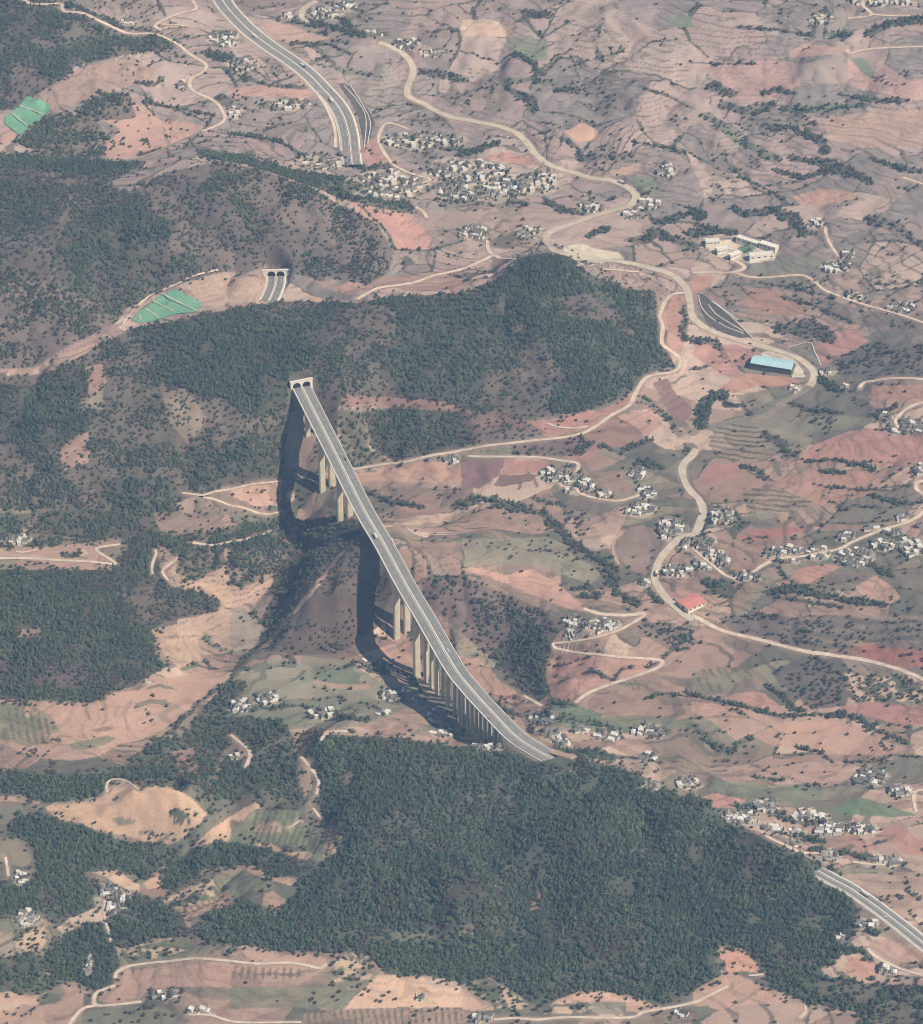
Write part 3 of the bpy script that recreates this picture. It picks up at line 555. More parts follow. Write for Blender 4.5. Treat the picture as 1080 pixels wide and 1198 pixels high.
veg(pts("235,177 290,183 340,198 390,208 430,218 462,232 492,242 480,249 440,243 400,232 360,216 330,205 290,194 240,183"), 1.3, 0, 0, DKF)
veg(pts("0,450 60,437 120,402 155,385 250,366 330,352 420,354 470,347 545,342 580,328 610,303 640,299 665,303 700,325 740,340 765,342 775,400 785,428 750,440 742,458 700,478 650,487 560,492 480,482 430,472 395,476 395,530 370,500 345,470 336,500 332,560 240,575 180,600 60,595 0,600"), .26, .44, .08, (104,93,86), .08)
veg(pts("160,388 250,368 300,370 350,374 400,372 380,415 340,440 335,470 300,490 255,465 220,460 200,440 180,420 165,405"), 1.0, .1, 0, (70,72,62))
veg(pts("590,325 610,303 640,300 665,303 700,325 740,342 768,350 772,400 780,425 740,455 690,478 650,472 655,430 630,400 610,370 585,350"), 1.15, .05, 0, DKF)
veg(pts("650,348 690,345 720,368 745,390 735,395 700,375 665,368"), .25, .4, .1, SCR, .1)
veg(pts("470,350 545,344 580,345 600,400 570,440 560,470 520,470 470,462 440,440 460,400"), .75, .2, 0, (76,76,68))
veg(pts("355,375 400,378 450,390 430,440 400,450 370,420"), .3, .5, 0, (96,87,84)); veg(pts("590,450 660,440 680,470 640,480 580,478"), .3, .5, 0, (94,86,82))
veg(pts("428,482 480,474 560,482 570,505 530,530 460,540 435,525"), .9, .1, 0, (74,74,66))
veg(pts("395,478 430,482 430,525 455,540 430,552 400,540"), .15, .15, .05, (116,108,92))
veg(pts("0,480 40,450 95,432 122,462 95,520 40,520 0,515"), .85, .2, 0, (74,74,66))
veg(pts("210,530 250,520 330,500 332,555 240,572"), .7, .2, 0, (84,80,72)); veg(pts("120,560 200,560 205,600 130,600"), .7, .2, 0, (84,80,72))
veg(pts("100,430 122,424 125,450 105,475"), .05, .1, .2, (170,132,118), .05); veg(pts("190,460 215,455 245,490 220,520 195,490"), .05, .15, .15, (146,128,112), .05); veg(pts("85,510 105,505 105,540 75,550 70,530"), .05, .1, .2, (164,130,118), .05); veg(pts("95,465 122,455 120,480 95,480"), .02, .02, .1, (138,128,108), .05)
veg(pts("540,480 580,482 640,498 690,480 690,492 620,505 560,500"), 0, .05, .1, (176,122,108), .3); veg(pts("400,462 480,466 540,474 540,482 470,478 400,474"), 0, .1, .2, (170,126,114), .3)
veg(pts("540,478 600,485 640,505 600,520 540,520"), .12, .4, .1, (112,94,92), .2); veg(tr(540,300,"230,880 350,860 560,840 620,880 560,930 400,930 230,920"), .12, .45, .1, (112,94,92), .2)
veg(pts('312,760 330,735 370,690 420,622 445,640 460,690 440,735 400,765 350,766'), .03, .22, .10, (101,87,81), .1)
# river side and spur
veg(pts("320,665 345,640 352,610 375,605 420,608 425,618 395,650 370,680 345,712 318,740 305,728 318,700"), .14, .55, 0, (84,76,72))
veg(pts("275,640 320,625 345,640 320,665 300,680 280,690 262,670"), .3, .3, .2, (110,100,90), .3)
veg(pts("490,678 540,672 580,690 640,715 655,740 640,760 640,800 622,812 600,800 575,770 545,745 520,725 500,705"), .05, .28, .1, (114,95,92), .15)
veg(pts("590,702 622,724 640,745 638,800 622,812 597,792 578,765 592,740"), .7, .45, .1, (60,57,60), .06); veg(pts("548,700 570,698 600,735 590,760 560,735"), .16, .4, .1, (100,86,86), .15)  # first patch: shade of the gully put into a darker floor colour
veg(pts("0,664 60,667 130,667 150,640 152,618 186,624 186,662 200,690 225,690 258,702 256,715 200,722 178,738 183,770 195,780 160,800 130,810 108,823 60,818 0,812"), .9, .2, 0, (70,72,60), .05)
veg(pts("105,690 200,685 258,702 256,715 180,730 150,730"), .25, .6, 0, (104,92,84), .1); veg(pts("0,772 60,768 120,780 190,783 150,802 90,805 0,800"), .3, .75, 0, (98,84,84), .1)
veg(pts("17,737 50,735 55,746 20,746"), .05, .1, .2, (150,126,112), .1); veg(pts("0,600 40,600 20,625 0,622"), .8, 0, 0, DKF); veg(pts("0,622 60,622 90,626 130,622 120,632 60,640 0,640"), .3, .2, .1, (96,98,82), .3); veg(pts("60,595 180,600 190,630 100,630 30,622"), .5, .35, 0, (92,86,78), .1)
veg(pts("185,628 260,620 330,600 340,625 320,640 270,640 200,650"), .45, .3, .1, (92,90,78), .25); veg(pts("208,640 262,640 265,660 230,680 205,670"), .45, .3, .1, (100,94,82), .2)
veg(tr(810,600,"120,490 330,470 560,500 700,480 900,500 1078,480 1078,590 930,600 780,580 650,640 400,600 200,560"), .04, .30, .06, (106,97,93), .45)
veg(tr(810,600,"370,740 500,680 560,650 690,720 740,800 720,900 560,920 480,850 400,790"), .03, .20, .10, (104,95,91), .35)
veg(tr(540,600,"840,500 960,540 1078,520 1078,640 1000,650 900,600 820,560"), .05, .22, .08, (112,100,94), .4)
veg(tr(810,300,"560,440 700,470 830,400 1078,440 1078,550 900,560 690,560 680,500"), .03, .2, .08, (104,97,93), .4)
veg(tr(540,600,"560,170 640,220 720,200 760,300 700,330 660,290 600,240"), .05, .2, .08, (118,108,98), .4)
# foreground
veg(pts("150,895 185,870 215,862 245,820 265,800 280,795 290,800 262,840 290,838 330,845 348,870 350,895 362,935 350,948 305,945 290,922 275,935 240,936 215,915"), .38, .25, .05, (92,94,80), .1)
veg(pts("200,880 225,875 235,910 205,905"), .05, .05, .1, (160,126,112), .1); veg(pts("268,868 290,862 292,885 270,890 255,915 248,905"), .05, .1, .1, (156,134,112), .2); veg(pts("345,860 372,852 380,862 360,885 366,920 355,935 348,905"), .05, .1, .1, (160,134,112), .1)
veg(pts("370,858 400,860 470,864 540,875 600,880 650,885 700,893 745,905 780,925 830,945 880,975 930,1000 985,1030 1003,1060 1000,1090 985,1110 960,1130 965,1145 1000,1150 1080,1170 1080,1198 1010,1185 940,1172 905,1158 885,1128 868,1108 842,1106 835,1120 845,1140 800,1165 765,1176 745,1165 700,1160 675,1160 650,1170 628,1176 600,1160 580,1140 545,1150 500,1142 450,1140 440,1125 420,1112 390,1115 330,1112 290,1107 250,1105 222,1090 250,1068 280,1053 325,1068 345,1048 350,1030 350,1013 380,1008 400,993 400,975 385,960 372,940 372,900 362,880"), 1.15, .03, 0, (86,92,80), .03)
for P in ("640,960 690,935 720,950 700,1000 660,1010", "760,980 880,975 930,1010 900,1050 800,1030", "430,1040 540,1010 600,1050 560,1090 450,1080", "640,1080 720,1070 760,1110 700,1140 650,1120"):
    veg(pts(P), .9, .3, 0, (74,68,60), .1)
veg(tr(810,898,"560,975 700,985 800,1005 950,1060 1078,1100 1078,1198 900,1198 780,1120 600,1080"), .3, .3, .1, (112,104,90), .3)
veg(pts('934,998 962,1011 985,1030 978,1040 940,1022'), 1.1, 0, 0, DKF, .05)
veg(pts("453,1090 500,1092 555,1086 555,1100 510,1104 455,1100"), .25, .1, .05, (120,118,98), .2); veg(tr(540,898,"310,680 330,620 370,575 375,590 345,660"), 0, 0, .1, (160,120,112), .1); veg(tr(540,898,"0,740 50,715 70,740 20,780 0,790"), .1, .2, .1, (130,112,104), .2); veg(tr(540,898,"500,10 560,15 540,30 500,25"), .1, .2, .1, (140,124,110), .2); veg(pts("400,905 415,900 420,915 405,922"), .1, .2, .1, (130,112,104), .2)
veg(pts("0,903 60,905 112,905 140,912 125,925 100,935 60,940 40,938 30,930 0,928"), 1.1, .05, 0, DKF)
veg(pts("8,960 45,948 62,956 110,972 150,985 190,986 210,1000 200,1008 165,1030 160,1025 135,1018 100,1020 100,1030 118,1040 115,1060 90,1072 62,1076 40,1060 20,1072 0,1060 0,1035 35,1030 45,1010 32,985 10,978"), 1.15, 0, 0, DKF, .03)
veg(pts("192,1040 200,1010 230,990 262,984 300,990 345,1003 355,1025 320,1026 295,1013 265,1012 230,1020 205,1042"), 1.1, .05, 0, DKF, .03)
veg(pts("140,1045 190,1055 215,1070 222,1095 180,1098 150,1110 135,1105 140,1130 132,1155 110,1160 95,1150 60,1145 54,1120 75,1092 105,1078 122,1080 135,1075"), 1.0, .1, 0, DKF, .03)
veg(pts("0,1130 25,1120 60,1122 50,1140 25,1160 0,1165"), .7, .2, 0, (76,80,66)); veg(pts("20,1115 60,1118 55,1140 75,1150 40,1165 15,1160"), .45, .2, .1, (92,98,78), .2)
veg(tr(0,898,"410,0 620,0 740,30 860,110 970,170 1078,170 980,230 900,330 850,400 780,420 760,380 870,320 970,220 860,110 740,75 600,50"), .34, .22, .06, (102,108,90), .15)
veg(pts("1050,760 1080,700 1080,730 1060,760"), .3, .3, .2, (100,96,86), .3)
# strips of trees along streams, banks and hedges
STR = []
def strip(P, w, pine=.2, brown=.5, floor=(84,84,74)): STR.append((P, w, pine, brown, floor))
strip(tr(540,600,"380,10 480,100 560,170 640,220 700,260 705,330 730,380 830,430"), 9, .35, .6)
strip(tr(540,600,"520,360 600,340 640,390 560,390"), 6); strip(tr(540,600,"860,330 900,380 930,420"), 7, .5, .4)
strip(tr(810,300,"40,790 60,700 100,650 150,650"), 9, .7, .4, (66,78,66)); strip(tr(810,300,"160,700 230,700 280,740"), 6, .1, .7, (92,80,80)); strip(tr(810,300,"340,830 420,870 440,930 470,920"), 11, .1, .3, (88,84,80)); strip(tr(810,300,"600,570 640,600 690,620"), 8, .8, .3, (60,72,60))
strip(tr(810,600,"360,370 500,350 600,390 750,410 900,430"), 7, .5, .5); strip(tr(810,600,"360,385 500,410 700,440"), 4, .2, .5); strip(tr(810,600,"400,240 440,310 500,340"), 3); strip(tr(810,600,"820,210 850,250 930,295"), 6, .3, .5)
strip(tr(810,600,"-20,845 150,880 260,905 350,935 420,950 600,940 760,950 860,1010 1000,1070"), 5, .4, .4); strip(tr(810,600,"70,310 110,340"), 8, .7, .2); strip(tr(810,600,"830,1015 870,985"), 5, 1, 0); strip(tr(810,600,"350,810 430,860 470,910 530,920"), 5, .3, .5)
strip(tr(810,600,"0,990 100,1080 170,1120 200,1080 280,1050"), 8, .2, .3, (96,100,84)); strip(tr(810,600,"480,1095 600,1120 660,1170"), 3, .4, .4); strip(tr(810,600,"720,1160 860,1160 930,1130 1078,1140"), 3)
strip(tr(540,600,"1078,560 940,680 880,720"), 6, .2, .5, (98,92,84)); strip(tr(540,600,"860,520 1000,560 1078,600"), 14, .06, .25, (112,100,96)); strip(tr(540,600,"610,740 720,780 740,740 800,715"), 4, .3, .5); strip(tr(540,600,"870,870 960,840 1078,860"), 3, .3, .5); strip(tr(540,600,"390,830 430,880 540,895"), 5, .6, .2)
strip(tr(540,300,"0,1160 80,1130 200,1150 330,1190"), 12, .15, .35, (104,100,90)); strip(tr(540,300,"350,1130 480,1160"), 7, .2, .4, (104,98,90)); strip(tr(540,300,"440,990 540,975 560,1000"), 4, .5, .2); strip(tr(540,300,"800,1000 850,960 930,990"), 6, .5, .3); strip(tr(540,300,"1040,250 1040,390"), 6, .15, .5, (100,90,86)); strip(tr(540,300,"760,910 880,860"), 6, .3, .4); strip(tr(540,300,"650,890 690,890"), 4, .7, .2); strip(tr(540,300,"820,640 960,750 1020,830"), 7, .1, .3, (120,110,98)); strip(tr(540,300,"930,420 980,510"), 6, .8, 0)
strip(tr(270,300,"640,1110 760,1150 900,1170"), 5, .2, .6); strip(tr(270,600,"530,720 640,690 660,740 740,750"), 5, .3, .4); strip(tr(270,600,"680,700 830,760 900,830"), 5, .4, .3)
strip(tr(0,600,"600,1198 660,1120 760,1050 850,970 930,890 1000,830 1078,775")+tr(270,600,"60,690 130,620 190,560 150,510 100,470"), 4.2, .18, .35, (92,92,78)); strip(tr(270,600,"0,330 60,330 130,260 200,230"), 5, .4, .4); strip(tr(0,600,"960,560 1000,620 1078,650"), 6, .1, .3, (116,120,98)); strip(tr(0,600,"860,730 920,715"), 4, .3, .2, (96,118,80))
strip(tr(810,0,"840,150 900,120 1000,100 1078,90"), 9, .4, .5); strip(tr(810,0,"640,160 710,165"), 8, .5, .2, (98,112,92)); strip(tr(810,0,"330,440 400,415 480,440"), 5, .4, .4); strip(tr(810,0,"380,600 450,590 600,650 620,700"), 9, .3, .5); strip(tr(810,0,"400,800 520,830 640,800 740,810"), 8, .3, .5); strip(tr(810,0,"480,740 600,760 740,800 830,850"), 8, .2, .5); strip(tr(810,0,"270,1000 380,980 480,1030 520,1090"), 10, .2, .5); strip(tr(810,0,"840,740 960,780 1060,800"), 6, .4, .4); strip(tr(810,0,"820,1020 960,1060 1078,1150"), 9, .1, .5, (110,104,94)); strip(tr(810,0,"100,400 180,440"), 9, .1, .5, (96,88,88)); strip(tr(810,0,"150,490 260,520 370,490"), 11, .1, .35, (92,92,88)); strip(tr(810,0,"430,510 560,510 800,490"), 7, .35, .3, (104,112,94)); strip(tr(810,0,"220,130 400,140 560,160"), 3, .3, .6); strip(tr(810,0,"0,290 120,300 300,300"), 2.5, .2, .5); strip(tr(810,0,"150,700 160,760 220,820 340,880 440,940"), 2.5, .2, .6); strip(tr(810,0,"200,980 240,1000"), 8, .7, .3); strip(tr(810,0,"0,980 40,1010"), 9, .7, .3)
strip(tr(810,0,"80,540 200,640 330,720 380,740"), 12, .1, .25, (110,116,98)); strip(tr(810,0,"0,1090 120,1080 200,1080"), 8, .3, .4); strip(tr(810,0,"700,440 860,470 1000,470"), 5, .2, .5)
strip(tr(540,0,"490,650 550,690 560,730"), 7, .6, .3); strip(tr(540,0,"400,940 470,980 600,990"), 8, .4, .4); strip(tr(540,0,"910,1040 1000,1015 1078,990"), 7, .6, .3); strip(tr(540,0,"0,720 100,690 160,670"), 8, .6, .3); strip(tr(540,0,"300,60 400,70"), 9, .2, .5); strip(tr(540,0,"200,380 330,370 400,390"), 9, .15, .3, (104,110,100)); strip(tr(540,0,"270,260 340,300 340,330"), 6, .4, .4); strip(tr(540,0,"430,420 540,420"), 5, .3, .5); strip(tr(540,0,"600,740 800,720"), 9, .1, .4, (110,100,96)); strip(tr(540,0,"600,1100 680,1070"), 7, .4, .3); strip(tr(540,0,"800,1120 920,1090 1078,1150"), 11, .2, .4); strip(tr(540,0,"170,940 300,950"), 6, .3, .4); strip(tr(540,0,"520,310 640,270 760,240"), 2.5, .1, .5); strip(tr(540,0,"800,660 960,690 1040,715"), 2.5, .2, .6); strip(tr(540,0,"820,400 960,450 1078,500"), 3, .1, .6); strip(tr(540,0,"220,420 330,470 330,510"), 8, .2, .4)
strip(tr(270,0,"220,90 400,110 520,140 620,170"), 7, .5, .4); strip(tr(270,0,"600,150 480,70"), 5, .4, .4); strip(tr(270,0,"900,330 1078,370"), 8, .1, .5, (100,98,96)); strip(tr(270,0,"280,200 470,210 560,250"), 3.5, .2, .6); strip(tr(270,0,"0,260 60,370"), 7, .4, .4); strip(tr(270,0,"60,360 150,390 240,410 350,410"), 5, .1, .4); strip(tr(270,0,"10,630 130,640 230,660 330,720 430,760"), 5, .4, .4); strip(tr(270,0,"500,740 560,770 640,790 760,770"), 8, .6, .3); strip(tr(270,0,"830,690 1078,690"), 5, .5, .3); strip(tr(270,0,"600,960 720,1070 770,1165 940,1170"), 2, .2, .6); strip(tr(270,0,"380,290 600,340 700,360"), 6, .1, .3, (124,124,112))
strip(tr(0,0,"980,250 1078,280"), 9, .6, .4); strip(tr(0,0,"640,390 720,400 760,360"), 5, .2, .5); strip(tr(0,0,"690,480 800,500 1000,540"), 3.5, .2, .5); strip(tr(0,0,"320,20 430,60 560,120 700,150"), 6, .4, .3); strip(tr(0,0,"200,10 330,30"), 7, .5, .3); strip(tr(0,0,"750,690 600,750"), 3, .2, .5); strip(tr(0,0,"800,500 950,560"), 2.5, .2, .5)
strip(tr(810,300,"530,960 640,950 800,970 850,1000"), 4, .3, .6); strip(tr(810,300,"560,1060 660,1080 820,1090 1078,1060"), 2.5, .2, .6); strip(tr(810,300,"600,1000 700,1010"), 5, .3, .5); strip(tr(810,300,"860,1130 960,1150 1078,1150"), 4, .2, .5); strip(tr(810,300,"420,340 540,330 640,370"), 14, .15, .5, (92,85,81)); strip(tr(810,300,"430,190 600,240 760,310"), 4, .2, .7); strip(tr(810,300,"20,390 100,400 130,430"), 8, .1, .6, (96,86,86)); strip(tr(810,300,"470,690 560,720 700,730"), 6, .2, .5); strip(tr(810,300,"840,740 950,700"), 6, .1, .4); strip(tr(810,300,"240,980 310,1000 340,1040"), 5, .4, .4); strip(tr(810,300,"850,130 1078,120"), 2.5, .3, .5); strip(tr(810,300,"330,120 480,150 660,190"), 3, .3, .4)
strip(tr(540,898,"880,60 1000,130 1078,160")+tr(810,898,"0,140 80,180"), 5, .6, .2); strip(tr(810,898,"230,180 300,190 420,230 560,260 640,290"), 10, .3, .3, (92,100,84)); strip(tr(810,898,"400,300 500,330 600,350"), 9, .5, .2, (84,92,76)); strip(tr(810,898,"560,380 700,400 840,420"), 6, .4, .3); strip(tr(810,898,"700,280 880,290"), 5, .3, .3, (90,96,82)); strip(tr(810,898,"760,720 860,770"), 8, .6, .2); strip(tr(810,898,"730,850 820,850 830,900"), 8, .9, .1); strip(tr(810,898,"360,890 420,940 560,950 640,900 690,850"), 10, 1, .1, DKF); strip(tr(810,898,"580,980 760,1000"), 8, .7, .15, (72,76,62)); strip(tr(810,898,"280,40 420,60"), 4, .1, .4, (104,112,92)); strip(tr(810,898,"1000,520 1010,580 1060,610"), 5, .1, .5, (130,116,104))
strip(tr(540,600,"420,1110 640,1120 700,1150"), 9, .3, .2, (96,110,88)); strip(tr(540,600,"420,960 620,1000 780,1010"), 8, .15, .1, (104,118,92)); strip(tr(540,600,"60,830 160,900 270,950"), 5, .4, .3); strip(tr(270,600,"0,940 150,910 330,900 520,960 640,970"), 6, .4, .3, (96,104,86))
def dist_to(P):
    P = np.array(P); i0, i1 = np.searchsorted(QY, [P[:, 1].min()-40, P[:, 1].max()+40])
    k = np.flatnonzero((QX[i0:i1] > P[:, 0].min()-40) & (QX[i0:i1] < P[:, 0].max()+40))
    x, y = QX[i0:i1][k], QY[i0:i1][k]; best = np.full(x.shape, 1e9)
    for a, b in zip(P[:-1], P[1:]):
        d = b-a; t = np.clip(((x-a[0])*d[0]+(y-a[1])*d[1])/(d@d+1e-9), 0, 1)
        best = np.minimum(best, np.hypot(x-a[0]-t*d[0], (y-a[1]-t*d[1])*1.5))
    return _o[i0:i1][k], best
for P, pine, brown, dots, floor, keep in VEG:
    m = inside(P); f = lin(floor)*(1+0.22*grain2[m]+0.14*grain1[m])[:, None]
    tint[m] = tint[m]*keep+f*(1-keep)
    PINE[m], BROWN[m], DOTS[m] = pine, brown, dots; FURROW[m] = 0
clump = (0.25+1.5*smooth(-0.22, 0.32, fbm(GX, GY, 30, 81, 3))).ravel(); sw = fbm(GX, GY, 22, 83, 2).ravel()
holes = (smooth(-0.5, -0.22, fbm(GX, GY, 20, 85, 3))*(0.72+0.28*smooth(-.3, .1, fbm(GX, GY, 60, 86, 2)))).ravel()
BROWN = np.where(PINE > .8, np.maximum(BROWN, .10+.35*(holes < .75)), BROWN)
PINE *= np.where(PINE < 0.7, clump*1.1, holes); BROWN *= clump
# ragged wood edges: thin the rim, let saplings and scrub stray a little beyond it
def blur(A_, r_):
    for ax in (0, 1):
        c_ = np.cumsum(np.insert(A_, 0, 0, ax), ax); n_ = A_.shape[ax]; i = np.arange(n_); hi_, lo_ = np.minimum(i+r_+1, n_), np.maximum(i-r_, 0)
        A_ = (np.take(c_, hi_, ax)-np.take(c_, lo_, ax))/(hi_-lo_).reshape((-1, 1) if ax == 0 else (1, -1))
    return A_
_pb = blur(np.minimum(PINE, 1).reshape(shape2), 5).ravel(); _rag = fbm(GX, GY, 13, 90, 3).ravel()
rim = np.clip((_pb-.62)*3+1.6*_rag+.55, 0, 1)
PINE = np.where(PINE > .6, PINE*rim, np.maximum(PINE, np.where(_rag > .05, .42*_pb, 0))); BROWN = np.maximum(BROWN, np.where((_pb > .08) & (_pb < .8), .22*(_rag < .1), 0))
_e = (np.clip(_pb*1.3, 0, .7)*(PINE < .6)*(0.5+0.9*_rag))[:, None]; _e = np.clip(_e, 0, .7); tint = tint*(1-_e)+lin((94,96,82))*_e
for P, w, pine, brown, floor in STR:
    ii, d = dist_to(P); wob = np.maximum(w*(0.75+0.5*sw[ii]), 0.1)
    a = smooth(1.1, 0.6, d/wob)[:, None]*0.8
    tint[ii] = tint[ii]*(1-a)+lin(floor)*(1+0.2*grain1[ii])[:, None]*a
    m = ii[d < wob]
    PINE[m] = np.maximum(PINE[m], pine*.8); BROWN[m] = np.maximum(BROWN[m], brown*.8); FURROW[m] = 0
# green shade netting and bare verges
for ln in VILL.split('|'):
    cx, cy, rx, ry = (float(v) for v in ln.split(',', 5)[:4]); rx, ry = rx*1.25+3, ry*1.25+2
    i0, i1 = np.searchsorted(QY, [cy-ry, cy+ry]); q = ((QX[i0:i1]-cx)/rx)**2+((QY[i0:i1]-cy)/ry)**2
    m = _o[i0:i1][q < 1]; t = np.clip(0.5+1.6*grain1[m], 0, 1)[:, None]
    tint[m] = tint[m]*0.4+(lin((96,100,88))*(1-t)+lin((190,172,152))*t)*0.6
    DOTS[m] = .20; BROWN[m] = .03; PINE[m] = .02
verge_c = lin((178,146,128))
a = np.clip(smooth(2.6, 0.0, VERGEf)*0.55*(0.7+0.6*grain1), 0, 1)[:, None]
tint = tint*(1-a)+verge_c*a
for M in (PINE, BROWN, DOTS): M[VERGEf < 1.0] = 0
tint = np.clip(tint*(1+0.06*grain1)[:, None], 0.01, 0.9)
lum = (tint@np.array([.3, .55, .15]))[:, None]; tint = (tint*0.84+lum*0.16)*np.array([0.95, 1.0, 1.075])
for P in (tr(0,0,"120,448 150,452 215,472 250,494 236,525 170,580 95,640 15,580 20,545 90,498"), tr(0,300,"595,300 680,220 755,170 820,144 955,215 945,245 915,264 830,276 770,292 730,309 650,319")):
    m = inside(P)
    for M in (PINE, BROWN, DOTS): M[m] = 0
PINE, BROWN, DOTS = PINE.reshape(shape2), BROWN.reshape(shape2), DOTS.reshape(shape2)
# ------------------------------------------------------------------ materials
def mat(name, rough=0.95, spec=0.1):
    m = bpy.data.materials.new(name); m.use_nodes = True
    b = m.node_tree.nodes['Principled BSDF']; b.inputs['Roughness'].default_value = rough
    b.inputs['Specular IOR Level'].default_value = spec
    return m, m.node_tree, b
def N(nt, t, **kw):
    n = nt.nodes.new(t)
    for k, v in kw.items(): setattr(n, k, v)
    return n
def noisy(name, c1, c2, scale, rough=0.95, spec=0.1, vary=0.0, c3=None):
    m, nt, b = mat(name, rough, spec)
    g = N(nt, 'ShaderNodeNewGeometry'); no = N(nt, 'ShaderNodeTexNoise'); no.inputs['Scale'].default_value = scale; no.inputs['Detail'].default_value = 4
    nt.links.new(g.outputs['Position'], no.inputs['Vector'])
    r = N(nt, 'ShaderNodeValToRGB'); r.color_ramp.elements[0].position = 0.3; r.color_ramp.elements[1].position = 0.7
    r.color_ramp.elements[0].color = (*c1, 1); r.color_ramp.elements[1].color = (*c2, 1)
    nt.links.new(no.outputs['Fac'], r.inputs[0]); out = r.outputs[0]
    if vary or c3 is not None:
        oi = N(nt, 'ShaderNodeObjectInfo')
        if c3 is not None:
            mx = N(nt, 'ShaderNodeMix', data_type='RGBA'); nt.links.new(oi.outputs['Random'], mx.inputs[0]); nt.links.new(out, mx.inputs[6]); mx.inputs[7].default_value = (*c3, 1); out = mx.outputs[2]
        if vary:
            mr = N(nt, 'ShaderNodeMapRange'); mr.inputs['To Min'].default_value = 1-vary; mr.inputs['To Max'].default_value = 1+vary
            w = N(nt, 'ShaderNodeMath', operation='FRACT'); w2 = N(nt, 'ShaderNodeMath', operation='MULTIPLY'); w2.inputs[1].default_value = 37.7
            nt.links.new(oi.outputs['Random'], w2.inputs[0]); nt.links.new(w2.outputs[0], w.inputs[0]); nt.links.new(w.outputs[0], mr.inputs['Value'])
            hs = N(nt, 'ShaderNodeVectorMath', operation='SCALE'); nt.links.new(out, hs.inputs[0]); nt.links.new(mr.outputs[0], hs.inputs['Scale']); out = hs.outputs[0]
    nt.links.new(out, b.inputs['Base Color'])
    return m
def L(*c): return tuple(float(v) for v in lin(c, 1.0))
M = {}
M['asphalt'] = noisy('asphalt', (.22,.22,.23), (.30,.30,.30), .08)
M['deck_asphalt'] = noisy('deck_asphalt', (.23,.235,.25), (.31,.31,.315), .06)
M['worn'] = noisy('worn_asphalt', (.19,.192,.20), (.25,.25,.25), .05)
M['road'] = noisy('old_road', (.48,.43,.36), (.64,.58,.50), .10)
M['track'] = noisy('pale_track', (.55,.45,.375), (.78,.68,.59), .11)
M['dirt'] = noisy('dirt_track', (.42,.30,.23), (.54,.41,.32), .06)
M['gravel'] = noisy('gravel', (.22,.20,.18), (.34,.30,.26), .1)
M['paint'] = noisy('road_paint', (.74,.74,.72), (.82,.82,.80), .2)
M['concrete'] = noisy('concrete', (.78,.76,.71), (.90,.88,.83), .12)
M['pier'] = noisy('pier_concrete', (.62,.57,.46), (.78,.73,.61), .10)
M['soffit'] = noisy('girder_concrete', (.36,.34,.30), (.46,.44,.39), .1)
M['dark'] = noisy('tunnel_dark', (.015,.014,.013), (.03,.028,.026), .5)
M['earth'] = noisy('bare_earth', (.30,.22,.17), (.44,.34,.27), .2)
M['scrub_earth'] = noisy('scrub_earth', (.13,.11,.09), (.26,.21,.17), .3)
M['net'] = noisy('shade_net', (.15,.36,.26), (.21,.42,.31), .07)
M['slope'] = noisy('slope_mesh', (.085,.085,.085), (.15,.145,.14), .25)
M['grassy_slope'] = noisy('grassy_slope', (.17,.175,.15), (.27,.26,.22), .2)
M['wall'] = noisy('lime_wall', (.82,.81,.78), (.92,.91,.88), .3, vary=.06, c3=(.76,.70,.62))
M['mud'] = noisy('mud_wall', (.34,.26,.20), (.46,.37,.29), .3, vary=.15)
M['tile'] = noisy('grey_tile', (.10,.10,.105), (.19,.185,.18), .8, vary=.35, c3=(.30,.29,.28))
M['flat'] = noisy('flat_roof', (.68,.67,.65), (.86,.85,.83), .3, vary=.15)
M['sheet'] = noisy('sheet_roof', (.62,.64,.66), (.80,.81,.82), .2, rough=.5, vary=.12)
M['blue'] = noisy('blue_roof', (.38,.66,.80), (.50,.74,.84), .12, rough=.5)
M['red'] = noisy('red_roof', (.58,.22,.20), (.70,.31,.28), .15, rough=.6)
M['pane'] = noisy('window_glass', (.03,.035,.04), (.06,.065,.07), .4, rough=.2, spec=.5)
M['wood'] = noisy('door_wood', (.12,.07,.045), (.2,.12,.08), 1)
M['court'] = noisy('sports_court', (.14,.26,.19), (.20,.31,.24), .2)
def needles():
    mt = noisy('pine_needles', (.104,.136,.094), (.146,.182,.128), .35, vary=.22, c3=(.120,.152,.128)); nt = mt.node_tree; bs = nt.nodes['Principled BSDF']
    src = bs.inputs['Base Color'].links[0].from_socket; g = N(nt, 'ShaderNodeNewGeometry'); no = N(nt, 'ShaderNodeTexNoise'); no.inputs['Scale'].default_value = .012; no.inputs['Detail'].default_value = 4; no.inputs['Roughness'].default_value = .65
    nt.links.new(g.outputs['Position'], no.inputs['Vector']); r = N(nt, 'ShaderNodeValToRGB'); nt.links.new(no.outputs['Fac'], r.inputs[0])
    for e, (p, cc) in zip((r.color_ramp.elements[0], r.color_ramp.elements[1], r.color_ramp.elements.new(.56)), ((.37, (.74,.84,.95)), (.66, (1.38,1.26,1.12)), (.5, (1.0,1.08,.96)))): e.position = p; e.color = (*cc, 1)
    mu = N(nt, 'ShaderNodeVectorMath', operation='MULTIPLY'); nt.links.new(src, mu.inputs[0]); nt.links.new(r.outputs[0], mu.inputs[1]); nt.links.new(mu.outputs[0], bs.inputs['Base Color']); return mt
M['needle'] = needles()
M['twig'] = noisy('bare_twigs', (.150,.128,.118), (.215,.185,.168), .4, vary=.26, c3=(.118,.124,.106))
M['leaf'] = noisy('dark_leaves', (.078,.095,.068), (.125,.142,.10), .4, vary=.35, c3=(.105,.105,.085))
M['bark'] = noisy('bark', (.09,.065,.05), (.16,.12,.10), 2)
M['rubber'] = noisy('rubber', (.02,.02,.02), (.035,.035,.035), 3)
